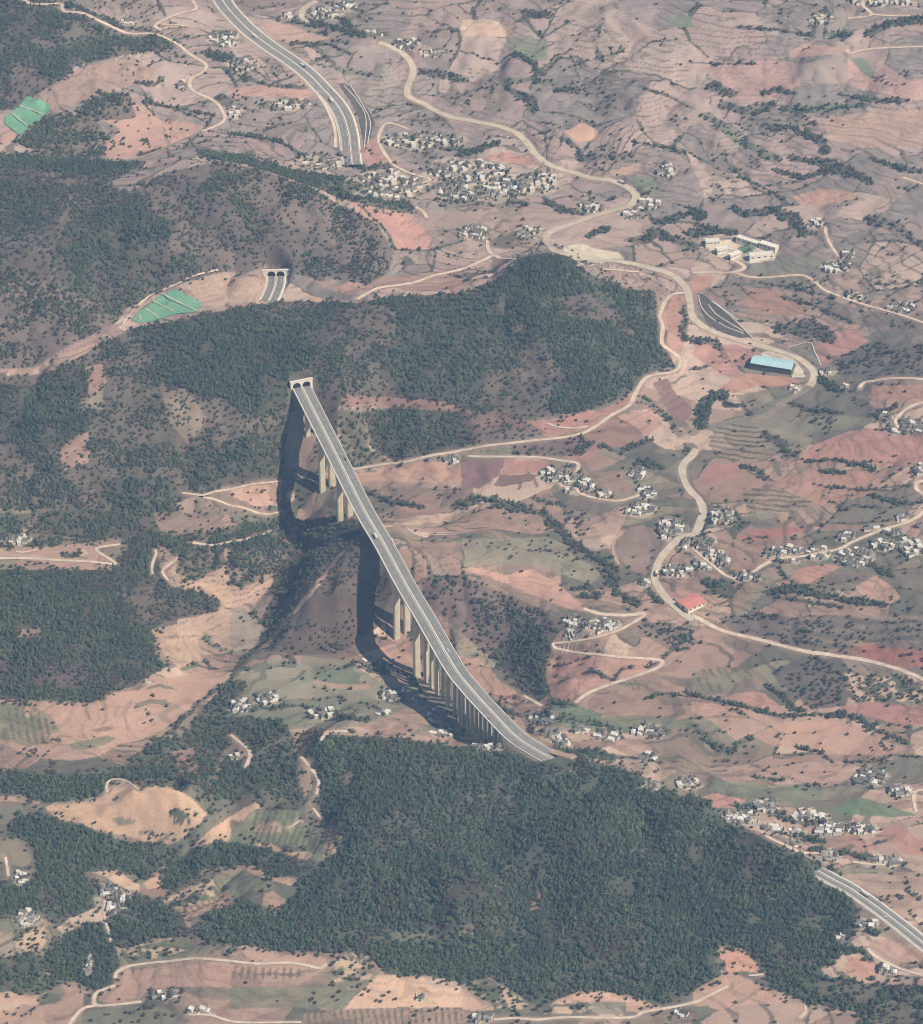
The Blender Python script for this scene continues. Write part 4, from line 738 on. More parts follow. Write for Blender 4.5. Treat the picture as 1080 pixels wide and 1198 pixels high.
def paint(name, c): M[name] = noisy(name, c, tuple(v*1.05 for v in c), .5, rough=.35, spec=.5)
paint('white_paint', (.75,.76,.76)); paint('red_paint', (.42,.05,.04)); paint('black_paint', (.03,.03,.035)); paint('blue_paint', (.06,.14,.36)); paint('silver_paint', (.45,.46,.47))
# terrain: surveyed tint, broken up by clods, plough lines and scattered stones
m, nt, b = mat('land', 1.0, 0.0)
at = N(nt, 'ShaderNodeAttribute', attribute_name='tint'); fu = N(nt, 'ShaderNodeAttribute', attribute_name='furrow')
g = N(nt, 'ShaderNodeNewGeometry')
def tex(scale, detail, lo_, hi_):
    no = N(nt, 'ShaderNodeTexNoise'); no.inputs['Scale'].default_value = scale; no.inputs['Detail'].default_value = detail; no.inputs['Roughness'].default_value = .65
    nt.links.new(g.outputs['Position'], no.inputs['Vector'])
    mr = N(nt, 'ShaderNodeMapRange'); mr.inputs['From Min'].default_value = .25; mr.inputs['From Max'].default_value = .75; mr.inputs['To Min'].default_value = lo_; mr.inputs['To Max'].default_value = hi_
    nt.links.new(no.outputs['Fac'], mr.inputs['Value']); return mr.outputs[0]
a1, a2 = tex(.45, 5, .82, 1.18), tex(.05, 3, .95, 1.05)
wv = N(nt, 'ShaderNodeTexWave'); wv.inputs['Scale'].default_value = .11; wv.inputs['Distortion'].default_value = 5; wv.inputs['Detail'].default_value = 2; wv.inputs['Detail Scale'].default_value = .25
nt.links.new(g.outputs['Position'], wv.inputs['Vector'])
wm = N(nt, 'ShaderNodeMapRange'); wm.inputs['To Min'].default_value = -.06; wm.inputs['To Max'].default_value = .06
nt.links.new(wv.outputs['Fac'], wm.inputs['Value'])
ml = N(nt, 'ShaderNodeMath', operation='MULTIPLY'); nt.links.new(wm.outputs[0], ml.inputs[0]); nt.links.new(fu.outputs['Fac'], ml.inputs[1])
mm = N(nt, 'ShaderNodeMath', operation='MULTIPLY'); nt.links.new(a1, mm.inputs[0]); nt.links.new(a2, mm.inputs[1])
ad = N(nt, 'ShaderNodeMath', operation='ADD'); nt.links.new(mm.outputs[0], ad.inputs[0]); nt.links.new(ml.outputs[0], ad.inputs[1])
vs = N(nt, 'ShaderNodeVectorMath', operation='SCALE'); nt.links.new(at.outputs['Color'], vs.inputs[0]); nt.links.new(ad.outputs[0], vs.inputs['Scale'])
nt.links.new(vs.outputs[0], b.inputs['Base Color'])
bp = N(nt, 'ShaderNodeBump'); bp.inputs['Strength'].default_value = .5; bp.inputs['Distance'].default_value = 1.2
nt.links.new(a1, bp.inputs['Height']); nt.links.new(bp.outputs[0], b.inputs['Normal'])
M['land'] = m

# ------------------------------------------------------------------ mesh helpers
def link(name, me, parent=None):
    o = bpy.data.objects.new(name, me); COL.objects.link(o)
    if parent: o.parent = parent
    return o
def tag(o, label=None, cat=None, group=None, kind=None):
    for k, v in (('label', label), ('category', cat), ('group', group), ('kind', kind)):
        if v: o[k] = v
    return o
def thing(name, loc=(0, 0, 0), rz=0.0, label=None, cat=None, group=None):
    o = bpy.data.objects.new(name, None); COL.objects.link(o); o.location = loc; o.rotation_euler = (0, 0, rz); o.empty_display_size = 2
    return tag(o, label, cat, group)
class MB:
    def __init__(s): s.v, s.f, s.m = [], [], []
    def quadstrip(s, a, b, mi=0):
        k = len(s.v); n_ = len(a); s.v += [tuple(p) for p in a]+[tuple(p) for p in b]
        for i in range(n_-1): s.f.append((k+i, k+n_+i, k+n_+i+1, k+i+1)); s.m.append(mi)
    def box(s, x0, x1, y0, y1, z0, z1, rz=0, c=(0, 0), mi=0):
        k = len(s.v); ca, sa = math.cos(rz), math.sin(rz)
        for z in (z0, z1):
            for x, y in ((x0, y0), (x1, y0), (x1, y1), (x0, y1)): s.v.append((c[0]+x*ca-y*sa, c[1]+x*sa+y*ca, z))
        for q in ((0, 3, 2, 1), (4, 5, 6, 7), (0, 1, 5, 4), (1, 2, 6, 5), (2, 3, 7, 6), (3, 0, 4, 7)): s.f.append(tuple(k+i for i in q)); s.m.append(mi)
        return s
    def poly(s, P, mi=0):
        k = len(s.v); s.v += [tuple(p) for p in P]; s.f.append(tuple(range(k, k+len(P)))); s.m.append(mi); return s
    def prism(s, P, q0, q1, axis='y', mi=0):
        """outline P (u, z) swept along the axis"""
        k = len(s.v); n_ = len(P)
        for q in (q0, q1):
            for u, z in P: s.v.append((u, q, z) if axis == 'y' else (q, u, z))
        s.f.append(tuple(range(k+n_-1, k-1, -1))); s.f.append(tuple(range(k+n_, k+2*n_))); s.m += [mi, mi]
        for i in range(n_):
            j = (i+1) % n_; s.f.append((k+i, k+j, k+n_+j, k+n_+i)); s.m.append(mi)
        return s
    def mesh(s, name, mats, flip=True):
        me = bpy.data.meshes.new(name); me.from_pydata(s.v, [], s.f); me.validate()
        for mt in (mats if isinstance(mats, list) else [mats]): me.materials.append(mt)
        if any(s.m): me.polygons.foreach_set('material_index', s.m)
        return me
    def build(s, name, mats, parent=None): return link(name, s.mesh(name, mats), parent)
def normals2(P):
    t = np.gradient(P[:, :2], axis=0); t /= np.linalg.norm(t, axis=1)[:, None]+1e-9
    return np.stack([t[:, 1], -t[:, 0]], 1)          # to the side of travel
def off(P, d, dz=0.0):
    q = P.copy(); q[:, :2] += normals2(P)*d; q[:, 2] += dz; return q
def ribbon(mb, P, a, b, dz, mi=0):
    mb.quadstrip(off(P, a, dz), off(P, b, dz), mi); return mb
def rail(mb, P, a, b, z0, z1):
    A0, A1, B0, B1 = off(P, a, z0), off(P, a, z1), off(P, b, z0), off(P, b, z1)
    mb.quadstrip(A1, B1); mb.quadstrip(A0, A1); mb.quadstrip(B1, B0); return mb
def dashes(mb, P, d, w, dz, on=3, offn=3):
    i = 0
    while i < len(P)-1:
        seg = P[i:i+on+1]
        if len(seg) > 1: mb.quadstrip(off(P, d-w, dz)[i:i+on+1], off(P, d+w, dz)[i:i+on+1])
        i += on+offn
    return mb

# ------------------------------------------------------------------ terrain object
def grid_mesh():
    me = bpy.data.meshes.new('ground'); nv = NX*NY
    co = np.stack([GX.ravel(), GY.ravel(), HZ.ravel()], 1).astype(np.float32)
    idx = np.arange(nv, dtype=np.int32).reshape(NY, NX)
    q = np.stack([idx[:-1, :-1], idx[:-1, 1:], idx[1:, 1:], idx[1:, :-1]], -1).reshape(-1, 4)
    me.vertices.add(nv); me.vertices.foreach_set('co', co.ravel())
    me.loops.add(q.size); me.loops.foreach_set('vertex_index', q.ravel())
    me.polygons.add(len(q)); me.polygons.foreach_set('loop_start', np.arange(0, q.size, 4, dtype=np.int32))
    me.polygons.foreach_set('use_smooth', np.ones(len(q), bool)); me.update(calc_edges=True)
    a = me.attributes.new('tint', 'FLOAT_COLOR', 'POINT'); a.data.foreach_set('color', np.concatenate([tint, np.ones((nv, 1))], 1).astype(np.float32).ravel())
    a = me.attributes.new('furrow', 'FLOAT', 'POINT'); a.data.foreach_set('value', FURROW.astype(np.float32))
    me.materials.append(M['land']); return me
tag(link('ground', grid_mesh()), kind='structure')
def drape(name, P, lift, mt, parent=None):
    """a sheet laid over the surveyed patch of ground"""
    sel = np.zeros(NX*NY, bool); sel[inside(P)] = True; s2 = sel.reshape(NY, NX)
    q = s2[:-1, :-1] & s2[:-1, 1:] & s2[1:, 1:] & s2[1:, :-1]
    j, i = np.nonzero(q); base = j*NX+i
    F = np.stack([base, base+1, base+NX+1, base+NX], 1); u, inv = np.unique(F, return_inverse=True)
    V_ = np.stack([GXf[u], GYf[u], HZf[u]+lift], 1)
    me = bpy.data.meshes.new(name); me.from_pydata(V_.tolist(), [], inv.reshape(-1, 4).tolist()); me.materials.append(mt)
    me.polygons.foreach_set('use_smooth', np.ones(len(me.polygons), bool))
    return link(name, me, parent)
def draped_line(name, P, w, lift, mt, parent=None):
    Pg = catmull(ground_pts(P), 2.0); mb = MB()
    a, b_ = off(Pg, -w/2), off(Pg, w/2)
    for q in (a, b_): q[:, 2] = np.maximum(sample(HZ, q[:, 0], q[:, 1]), Pg[:, 2])+lift
    mb.quadstrip(a, b_); return mb.build(name, mt, parent)

# ------------------------------------------------------------------ roads
NAMES = {'track': 'dirt_track', 'road': 'valley_road', 'dirt': 'dirt_track', 'gravel': 'gravel_lane'}
for k, (mname, w, Pg) in enumerate(ROADS):
    mb = MB(); q_ = np.arange(len(Pg)); ww = w*0.5*(1+0.20*(vnoise(q_/5.0, q_*0+k*3.3, 5)*2-1)); w2_ = w*0.5*(1+0.24*(vnoise(q_/3.5, q_*0+k*3.3, 8)*2-1))
    a, b_ = Pg.copy(), Pg.copy(); nn = normals2(Pg)
    a[:, :2] += nn*ww[:, None]; b_[:, :2] -= nn*w2_[:, None]; a[:, 2] += .18; b_[:, 2] += .18
    mb.quadstrip(a, b_)
    tag(mb.build(NAMES[mname], M[mname]), kind='structure')
def motorway(name, P, half=11.4):
    mb = MB(); ribbon(mb, P, -half, half, .15); o = tag(mb.build(name, M['asphalt']), kind='structure')
    mb = MB()
    for s in (-1, 1):
        for d in (half-1.0, 1.5): ribbon(mb, P, s*d-.2, s*d+.2, .20)
        dashes(mb, P, s*6.4, .16, .20, 1, 2)
    mb.build('lane_marking', M['paint'], o)
    mb = MB()
    for s in (-1, 1):
        for q in (3.0, 4.7, 7.9, 9.6):
            if q < half-2: ribbon(mb, P, s*q-.42, s*q+.42, .175)
    mb.build('wheel_track', M['worn'], o)
    mb = MB(); rail(mb, P, -.5, .5, .1, 1.0); mb.build('median', M['concrete'], o)
    mb = MB()
    for s in (-1, 1): rail(mb, P, s*half-.3, s*half+.3, 0, 0.9)
    mb.build('guard_rail', M['concrete'], o)
    mb = MB()
    for s in (-1, 1): ribbon(mb, P, s*(half+.5), s*(half+2.0), .12)
    mb.build('drain_channel', M['concrete'], o)
    return o
motorway('highway', hidden_end(UP_HW, 40))
motorway('highway', LOW_HW, 7.4)
motorway('highway', MID_HW, 10.5)

# ------------------------------------------------------------------ viaduct
S = np.concatenate([[0], np.cumsum(np.linalg.norm(np.diff(DECK, axis=0), axis=1))])
MAIN = [381.2, 402.8, 469.0, 492.7]
APPR = [504.2, 510.7, 516.9, 524.0, 530.5, 537, 542.7, 547.7, 552.7, 558, 563, 568, 573, 578.5, 584.5, 591]
SMALL = [365.5, 453.5]
via = thing('viaduct', tuple(DECK[deck_at_px(452)]-np.array([0, 0, 12])), 0, 'long grey twin-deck highway viaduct on tall pale concrete piers across the gorge', 'bridge')
VL = np.array(via.location)
def loc(P): return P-VL
D0 = loc(DECK)
sm = [S[deck_at_px(p)] for p in MAIN]
haunch = 2.6+sum(5.2*np.exp(-((S-s0)/17.0)**2) for s0 in sm)
for sd in (-1, 1):
    c, hw = sd*5.9, 5.35
    mb = MB(); rail(mb, D0, c-hw, c+hw, -0.7, 0.0); mb.quadstrip(off(D0, c-hw, -.7), off(D0, c+hw, -.7)); dk = mb.build('deck', M['deck_asphalt'], via)
    mb = MB()
    for q in (-1, 1): rail(mb, D0, c+q*(hw-.35)-.42, c+q*(hw-.35)+.42, 0.0, 1.15)
    mb.build('parapet', M['concrete'], dk)
    mb = MB()
    for q in (-1, 1): ribbon(mb, D0, c+q*3.7-.2, c+q*3.7+.2, .05)
    dashes(mb, D0, c, .14, .05, 2, 3); mb.build('lane_marking', M['paint'], dk)
    mb = MB()
    for q in (-1.9, 1.9):
        for r_ in (-.85, .85): ribbon(mb, D0, c+q+r_-.38, c+q+r_+.38, .03)
    mb.build('wheel_track', M['worn'], dk)
    mb = MB(); w = 3.1
    a, b_ = off(D0, c-w), off(D0, c+w); a2_, b2_ = a.copy(), b_.copy()
    a[:, 2] -= .7; b_[:, 2] -= .7; a2_[:, 2] -= .7+haunch; b2_[:, 2] -= .7+haunch
    mb.quadstrip(a, a2_); mb.quadstrip(b2_, b_); mb.quadstrip(a2_, b2_); mb.build('girder', M['soffit'], via)
mb = MB(); rail(mb, D0, -.55, .55, -.5, .12); mb.build('median', M['soffit'], via)
def pier(px, wa, wl, cap):
    i = deck_at_px(px); P = DECK[i]; t = DECK[min(i+1, len(DECK)-1)]-DECK[max(i-1, 0)]; yaw = math.atan2(t[1], t[0])-math.pi/2
    nx_, ny_ = math.cos(yaw), math.sin(yaw)
    root = None
    for sd in (-1, 1):
        x, y = P[0]+nx_*sd*5.9, P[1]+ny_*sd*5.9
        zt, zb = P[2]-.7-haunch[i]-(1.6 if cap else 0), float(sample(HZ, x, y))-4
        mb = MB(); n_ = 7; prev = None
        for k in range(n_+1):
            f = k/n_; z = zb+(zt-zb)*f; ww, ll = wa/2*(1.14-.14*f), wl/2*(1.18-.18*f)
            ring_ = []
            for u, v in ((-ww*.7, -ll), (ww*.7, -ll), (ww, -ll*.7), (ww, ll*.7), (ww*.7, ll), (-ww*.7, ll), (-ww, ll*.7), (-ww, -ll*.7)):
                ring_.append((x+u*nx_-v*ny_-VL[0], y+u*ny_+v*nx_-VL[1], z-VL[2]))
            if prev: mb.quadstrip(prev+[prev[0]], ring_+[ring_[0]])
            prev = ring_
        mb.poly(prev)
        if root is None:
            root = mb.build('pier', M['pier'], via); par = root
        else: mb.build('column', M['pier'], root)
        if cap:
            mb = MB(); mb.box(-wa*.75, wa*.75, -wl*.6, wl*.6, zt-VL[2], zt+1.7-VL[2], yaw, (x-VL[0], y-VL[1])); mb.build('pier_cap', M['pier'], root)
for p in MAIN: pier(p, 6.4, 5.2, False)
for p in APPR: pier(p, 3.7, 2.2, True)
for p in SMALL: pier(p, 5.0, 3.0, True)

# ------------------------------------------------------------------ tunnel portals
def portal(P, yaw, width, height, offs, label, depth=1.95, wing=0):
    o = thing('tunnel_portal', tuple(P), yaw, label, 'tunnel portal')       # local +y looks into the hill
    r, spring = 4.9, 3.2; mb = MB(); cuts = []
    outline_x = [-width/2]
    for c in offs:
        arc = [(c-r, -3.0), (c-r, spring)]+[(c-r*math.cos(math.pi*k/12), spring+r*math.sin(math.pi*k/12)*.92) for k in range(1, 12)]+[(c+r, spring), (c+r, -3.0)]
        cuts.append(arc)
    y0, y1 = 0.0, 1.6
    def top(x): return height+wing*(x+width/2)/width
    solids = []; xs = [-width/2]+[v for c in offs for v in (c-r, c+r)]+[width/2]
    for k in range(0, len(xs), 2): solids.append([(xs[k], -3.0), (xs[k+1], -3.0), (xs[k+1], top(xs[k+1])), (xs[k], top(xs[k]))])
    for arc in cuts:
        a = arc[1:-1]
        for p, q in zip(a[:-1], a[1:]): solids.append([p, q, (q[0], top(q[0])), (p[0], top(p[0]))])
    for s in solids: mb.prism(s, y0, y1)
    mb.build('head_wall', M['concrete'], o)
    mb = MB(); mb.prism([(-width/2-.6, height), (width/2+.6, height+wing), (width/2+.6, height+wing+.8), (-width/2-.6, height+.8)], -.5, 2.1); mb.build('coping', M['concrete'], o)
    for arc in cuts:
        mb = MB(); mb.quadstrip([(x, 1.5, z) for x, z in arc], [(x, depth, z) for x, z in arc]); mb.poly([(x, depth, z) for x, z in arc]); mb.build('bore_dark_panel', M['dark'], o)  # shallow near-black lining and panel; the tunnel's darkness is put into its colour
    mb = MB(); mb.prism([(-width/2+1, height-.6), (width/2-1, height+wing-.6), (width/2-1, height+wing-.1), (-width/2+1, height-.1)], 1.7, depth+4)
    mb.prism([(-width/2+1, -3), (-width/2+1.8, -3), (-width/2+1.8, height-.6), (-width/2+1, height-.6)], 1.7, depth+3); mb.prism([(width/2-1.8, -3), (width/2-1, -3), (width/2-1, height+wing-.6), (width/2-1.8, height+wing-.6)], 1.7, depth+3)
    mb.build('earth_cover', M['scrub_earth'], o)
    return o
def heading(P): return math.atan2(P[1], P[0])-math.pi/2
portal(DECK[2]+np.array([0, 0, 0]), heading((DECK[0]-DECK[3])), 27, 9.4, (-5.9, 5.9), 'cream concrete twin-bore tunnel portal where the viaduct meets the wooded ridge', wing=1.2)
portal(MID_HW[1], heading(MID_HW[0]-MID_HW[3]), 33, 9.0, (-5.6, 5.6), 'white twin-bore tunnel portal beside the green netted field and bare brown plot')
# ------------------------------------------------------------------ trees
def pine_crown(seed, tiers=6, seg=9):
    r_ = random.Random(seed); mb = MB()
    lean = (r_.uniform(-.03, .03), r_.uniform(-.03, .03))
    for k in range(tiers):
        f = k/(tiers-1); z0 = .10+.68*f; rad = (.235*(1-f)**.75+.045)*(1+r_.uniform(-.16, .16)); zt = min(1.0, z0+.30-.08*f)
        cx, cy = lean[0]*f+r_.uniform(-.03, .03), lean[1]*f+r_.uniform(-.03, .03)
        b0 = len(mb.v); ph = r_.uniform(0, 6)
        for i in range(seg*2):
            a = ph+math.pi*i/seg; q = rad*(r_.uniform(.85, 1.2) if i % 2 == 0 else r_.uniform(.45, .62))
            mb.v.append((cx+q*math.cos(a), cy+q*math.sin(a), z0+(r_.uniform(-.05, .03) if i % 2 == 0 else r_.uniform(.02, .08))))
        mb.v.append((cx*.6+lean[0], cy*.6+lean[1], zt))
        for i in range(seg*2): mb.f.append((b0+i, b0+(i+1) % (seg*2), b0+seg*2)); mb.m.append(0)
    return mb.mesh('pine_crown', M['needle'])
def bush_crown(seed, mt, n_=70, flat=.8, core=.55):
    r_ = random.Random(seed); mb = MB(); k = 0
    for i in range(5):          # limbs of foliage of unequal size around the middle
        a = r_.uniform(0, 6.28); cx, cy, cz = r_.uniform(0, .26)*math.cos(a), r_.uniform(0, .26)*math.sin(a), r_.uniform(.35, .62)
        R0 = r_.uniform(.22, .34)
        for j in range(n_//5):
            u, v = r_.uniform(-1, 1), r_.uniform(0, 6.28); s = math.sqrt(1-u*u); q = R0*r_.uniform(.6, 1.08)
            p = (cx+q*s*math.cos(v), cy+q*s*math.sin(v), max(.05, cz+q*u*flat)); h = r_.uniform(.07, .13)
            t = [r_.gauss(0, 1) for _ in range(3)]; w_ = [r_.gauss(0, 1) for _ in range(3)]
            nt_ = math.sqrt(sum(c*c for c in t)); nw = math.sqrt(sum(c*c for c in w_))
            t = [c*h/nt_ for c in t]; w_ = [c*h/nw for c in w_]
            mb.poly([tuple(p[e]+t[e] for e in range(3)), tuple(p[e]+w_[e] for e in range(3)), tuple(p[e]-t[e] for e in range(3)), tuple(p[e]-w_[e] for e in range(3))])
        b0 = len(mb.v); q = R0*core     # shaded inner mass
        for zz in (-1, 0, 1):
            for e in range(6): a = e*1.047; mb.v.append((cx+q*(1 if zz == 0 else .5)*math.cos(a), cy+q*(1 if zz == 0 else .5)*math.sin(a), cz+q*zz*.8))
        for zz in range(2):
            for e in range(6): mb.f.append((b0+zz*6+e, b0+zz*6+(e+1) % 6, b0+zz*6+6+(e+1) % 6, b0+zz*6+6+e)); mb.m.append(0)
    return mb.mesh('crown', mt)
def trunk_mesh(h, r0, limbs=4, seed=1):
    r_ = random.Random(seed); mb = MB()
    def limb(p, q, a, b_):
        ring1 = [(p[0]+a*math.cos(k*1.257), p[1]+a*math.sin(k*1.257), p[2]) for k in range(5)]; ring2 = [(q[0]+b_*math.cos(k*1.257), q[1]+b_*math.sin(k*1.257), q[2]) for k in range(5)]
        mb.quadstrip(ring1+[ring1[0]], ring2+[ring2[0]])
    limb((0, 0, -.06), (0, 0, h), r0, r0*.35)
    for k in range(limbs):
        a = r_.uniform(0, 6.28); z = h*r_.uniform(.35, .85); q = r_.uniform(.12, .22); limb((0, 0, z), (q*math.cos(a), q*math.sin(a), z+q*.7), r0*.4, r0*.12)
    return mb.mesh('trunk', M['bark'])
PC = [pine_crown(k) for k in range(5)]+[bush_crown(60+k, M['needle'], 80, 1.25) for k in range(3)]; PT = [trunk_mesh(.9, .022, 5, k) for k in range(2)]
BC = [bush_crown(20+k, M['twig']) for k in range(4)]; LC = [bush_crown(40+k, M['leaf']) for k in range(4)]; BT = [trunk_mesh(.55, .035, 4, 9+k) for k in range(2)]

def scatter(mask, step, seed):
    r_ = np.random.default_rng(seed)
    xs_, ys_ = np.meshgrid(np.arange(-760, 760, step), np.arange(-960, 1420, step))
    x = xs_.ravel()+r_.uniform(-.5, .5, xs_.size)*step*.95; y = ys_.ravel()+r_.uniform(-.5, .5, xs_.size)*step*.95
    keep = r_.uniform(size=x.size) < nearest(mask, x, y); x, y = x[keep], y[keep]
    z = sample(HZ, x, y); px, py, d = project(x, y, z)
    k = (px > -170) & (px < PW+170) & (py > -60) & (py < PH+90)
    return np.stack([x, y, z, px, py, d], 1)[k]
# keep plants off the bridge line
_b = np.full(GX.shape, False)
for P in DECK[::2]:
    if True:
        i0, i1 = np.searchsorted(XS, [P[0]-13, P[0]+13]); j0, j1 = np.searchsorted(YS, [P[1]-13, P[1]+13])
        low = (P[2]-HZ[j0:j1, i0:i1]) < 16
        for Q in (PINE, BROWN, DOTS): Q[j0:j1, i0:i1][low] = 0
pines = scatter(PINE, 3.0, 1); browns = scatter(BROWN, 3.3, 2); dots = scatter(DOTS, 5.0, 3)
print('trees', len(pines), len(browns), len(dots))
def visible(T, lift):
    ok = (T[:, 3] > 2) & (T[:, 3] < PW-2) & (T[:, 4] > 2) & (T[:, 4] < PH-2)
    idx = np.flatnonzero(ok); px, py, d = project(T[idx, 0], T[idx, 1], T[idx, 2]+lift)
    gx, gy, gz = ground(px, py); _, _, dg = project(gx, gy, gz)
    good = np.zeros(len(T), bool); good[idx] = dg > d-6; return good
tr_ = np.random.default_rng(5)
def size_of(T, lo_, hi_): return tr_.uniform(lo_, hi_, len(T))*(0.88+0.25*vnoise(T[:, 0]/40, T[:, 1]/40, 77))
pine_h, brown_h, dot_h = size_of(pines, 3.2, 7.0), size_of(browns, 2.5, 4.8), size_of(dots, 2.2, 4.6)
brown_h[pines.shape[0] < 0:] *= 1

def wood_mass(name, T, h, protos, label, cat, wide):
    nv = len(T); me = bpy.data.meshes.new(name); me.vertices.add(nv)
    me.vertices.foreach_set('co', T[:, :3].astype(np.float32).ravel())
    s = np.stack([h*wide, h*wide, h], 1)*tr_.uniform(.88, 1.14, (nv, 3))
    a = me.attributes.new('size', 'FLOAT_VECTOR', 'POINT'); a.data.foreach_set('vector', s.astype(np.float32).ravel())
    a = me.attributes.new('turn', 'FLOAT_VECTOR', 'POINT'); tv = np.zeros((nv, 3)); tv[:, 2] = tr_.uniform(0, 6.28, nv); tv[:, 0] = tr_.normal(0, .03, nv); a.data.foreach_set('vector', tv.astype(np.float32).ravel())
    a = me.attributes.new('which', 'INT', 'POINT'); a.data.foreach_set('value', tr_.integers(0, len(protos), nv).astype(np.int32))
    o = link(name, me); tag(o, label, cat, None, 'stuff')
    ng = bpy.data.node_groups.new(name, 'GeometryNodeTree'); ng.interface.new_socket('Geometry', in_out='INPUT', socket_type='NodeSocketGeometry'); ng.interface.new_socket('Geometry', in_out='OUTPUT', socket_type='NodeSocketGeometry')
    gi, go = ng.nodes.new('NodeGroupInput'), ng.nodes.new('NodeGroupOutput')
    ip = ng.nodes.new('GeometryNodeInstanceOnPoints'); jn = ng.nodes.new('GeometryNodeJoinGeometry')
    for p in protos:
        oi = ng.nodes.new('GeometryNodeObjectInfo'); oi.inputs['Object'].default_value = p; gt = ng.nodes.new('GeometryNodeGeometryToInstance')
        ng.links.new(oi.outputs['Geometry'], gt.inputs[0]); ng.links.new(gt.outputs[0], jn.inputs[0])
    def attr(nm, ty):
        q = ng.nodes.new('GeometryNodeInputNamedAttribute'); q.data_type = ty; q.inputs['Name'].default_value = nm; return [s_ for s_ in q.outputs if s_.enabled][0]
    ng.links.new(gi.outputs[0], ip.inputs['Points']); ng.links.new(jn.outputs[0], ip.inputs['Instance']); ip.inputs['Pick Instance'].default_value = True
    ng.links.new(attr('which', 'INT'), ip.inputs['Instance Index']); ng.links.new(attr('size', 'FLOAT_VECTOR'), ip.inputs['Scale'])
    er = ng.nodes.new('FunctionNodeEulerToRotation'); ng.links.new(attr('turn', 'FLOAT_VECTOR'), er.inputs[0]); ng.links.new(er.outputs[0], ip.inputs['Rotation'])
    ng.links.new(ip.outputs[0], go.inputs[0])
    o.modifiers.new('grow', 'NODES').node_group = ng
    return o
def where_is(px, py):
    """which stretch of country a plant stands in"""
    L_ = [((130, 1130), 75, 'the lowest valley wood by the narrow white lane'), ((110, 1010), 120, 'the wood around the stepped white hamlet'), ((270, 1005), 80, 'the wooded slope between the two bare tan knolls'), ((60, 925), 90, 'the strip of wood above the bare tan knoll'), ((620, 1130), 220, 'the lower edge of the big dark wood beside the sandy fields'), ((950, 1120), 120, 'the wood edge near the motorway bend'), ((420, 1090), 140, 'the dark wood above the winding pale lane'), ((250, 900), 110, 'the mixed wood below the viaduct hamlets'), ((100, 740), 160, 'the big wooded slope facing the bare curved fields'), ((600, 990), 400, 'the broad wooded hill hiding the motorway')]
    for (x, y), r_, s in L_:
        if math.hypot(px-x, py-y) < r_: return s
    zs = [(300, 'the far farmland above the valley road'), (500, 'the country round the blue-roofed shed'), (720, 'the fields between viaduct and roadside village'), (900, 'the green terraces and hamlets near the viaduct feet'), (1300, 'the fields near the foot of the scene')]
    for y, s in zs:
        if py < y: return s
def single_trees(T, h, n_, name, word, crowns, trunks, wide, lift):
    good = visible(T, lift); rank = T[:, 4]+h*1.5+(~good)*-1e6
    pick = np.argsort(-rank)[:n_]; first = {}
    for j, i in enumerate(pick):
        c, t_ = crowns[j % len(crowns)], trunks[j % len(trunks)]
        w_ = where_is(T[i, 3], T[i, 4]); s = float(h[i])
        o = thing(name, tuple(T[i, :3]), float(tr_.uniform(0, 6.28)), (word+' in '+w_).replace('the country round', 'country by'), 'tree', word+'s in '+w_)
        o.scale = (s*wide, s*wide, s)
        cr = link('crown', c, o); link('trunk', t_, o); first.setdefault(j % len(crowns), cr)
    rest = np.ones(len(T), bool); rest[pick] = False
    return [first[k] for k in sorted(first)], rest
pr, rp = single_trees(pines, pine_h, 300, 'pine_tree', 'dark green pine', PC, PT, 1.12, 8)
br, rb = single_trees(browns, brown_h, 150, 'bare_tree', 'grey-brown leafless tree', BC, BT, 1.15, 5)
lr, rl = single_trees(dots, dot_h, 200, 'round_tree', 'small dark-leaved tree', LC, BT, 1.2, 4)
def split_wood(T, h, keep, protos, rows, wide, cat, name):
    for lo_, hi_, label in rows:
        k = keep & (T[:, 4] >= lo_) & (T[:, 4] < hi_); wood_mass(name, T[k], h[k], protos, label, cat, wide)
split_wood(pines, pine_h, rp, pr, [(-99, 345, 'dark pine stands scattered over the far wooded ridge'), (345, 610, 'dense pine wood covering the ridge behind the viaduct'), (610, 846, 'tall pine wood on the slope beside the gorge'), (846, 1400, 'broad dark pine wood over the nearest hills')], 1.12, 'forest', 'pine_forest')
split_wood(browns, brown_h, rb, br, [(-99, 345, 'mauve-brown leafless scrub on the far ridge and stream banks'), (345, 610, 'mauve-brown leafless scrub on the ridge behind the viaduct'), (610, 1400, 'mauve-brown leafless scrub on the gorge sides and terraces')], 1.15, 'scrub', 'scrub_vegetation')
split_wood(dots, dot_h, rl, lr, [(-99, 345, 'small dark bushes dotted over the far hills and hedges'), (345, 1400, 'small dark bushes dotted along hedges and bare slopes')], 1.2, 'bushes', 'bush_vegetation')

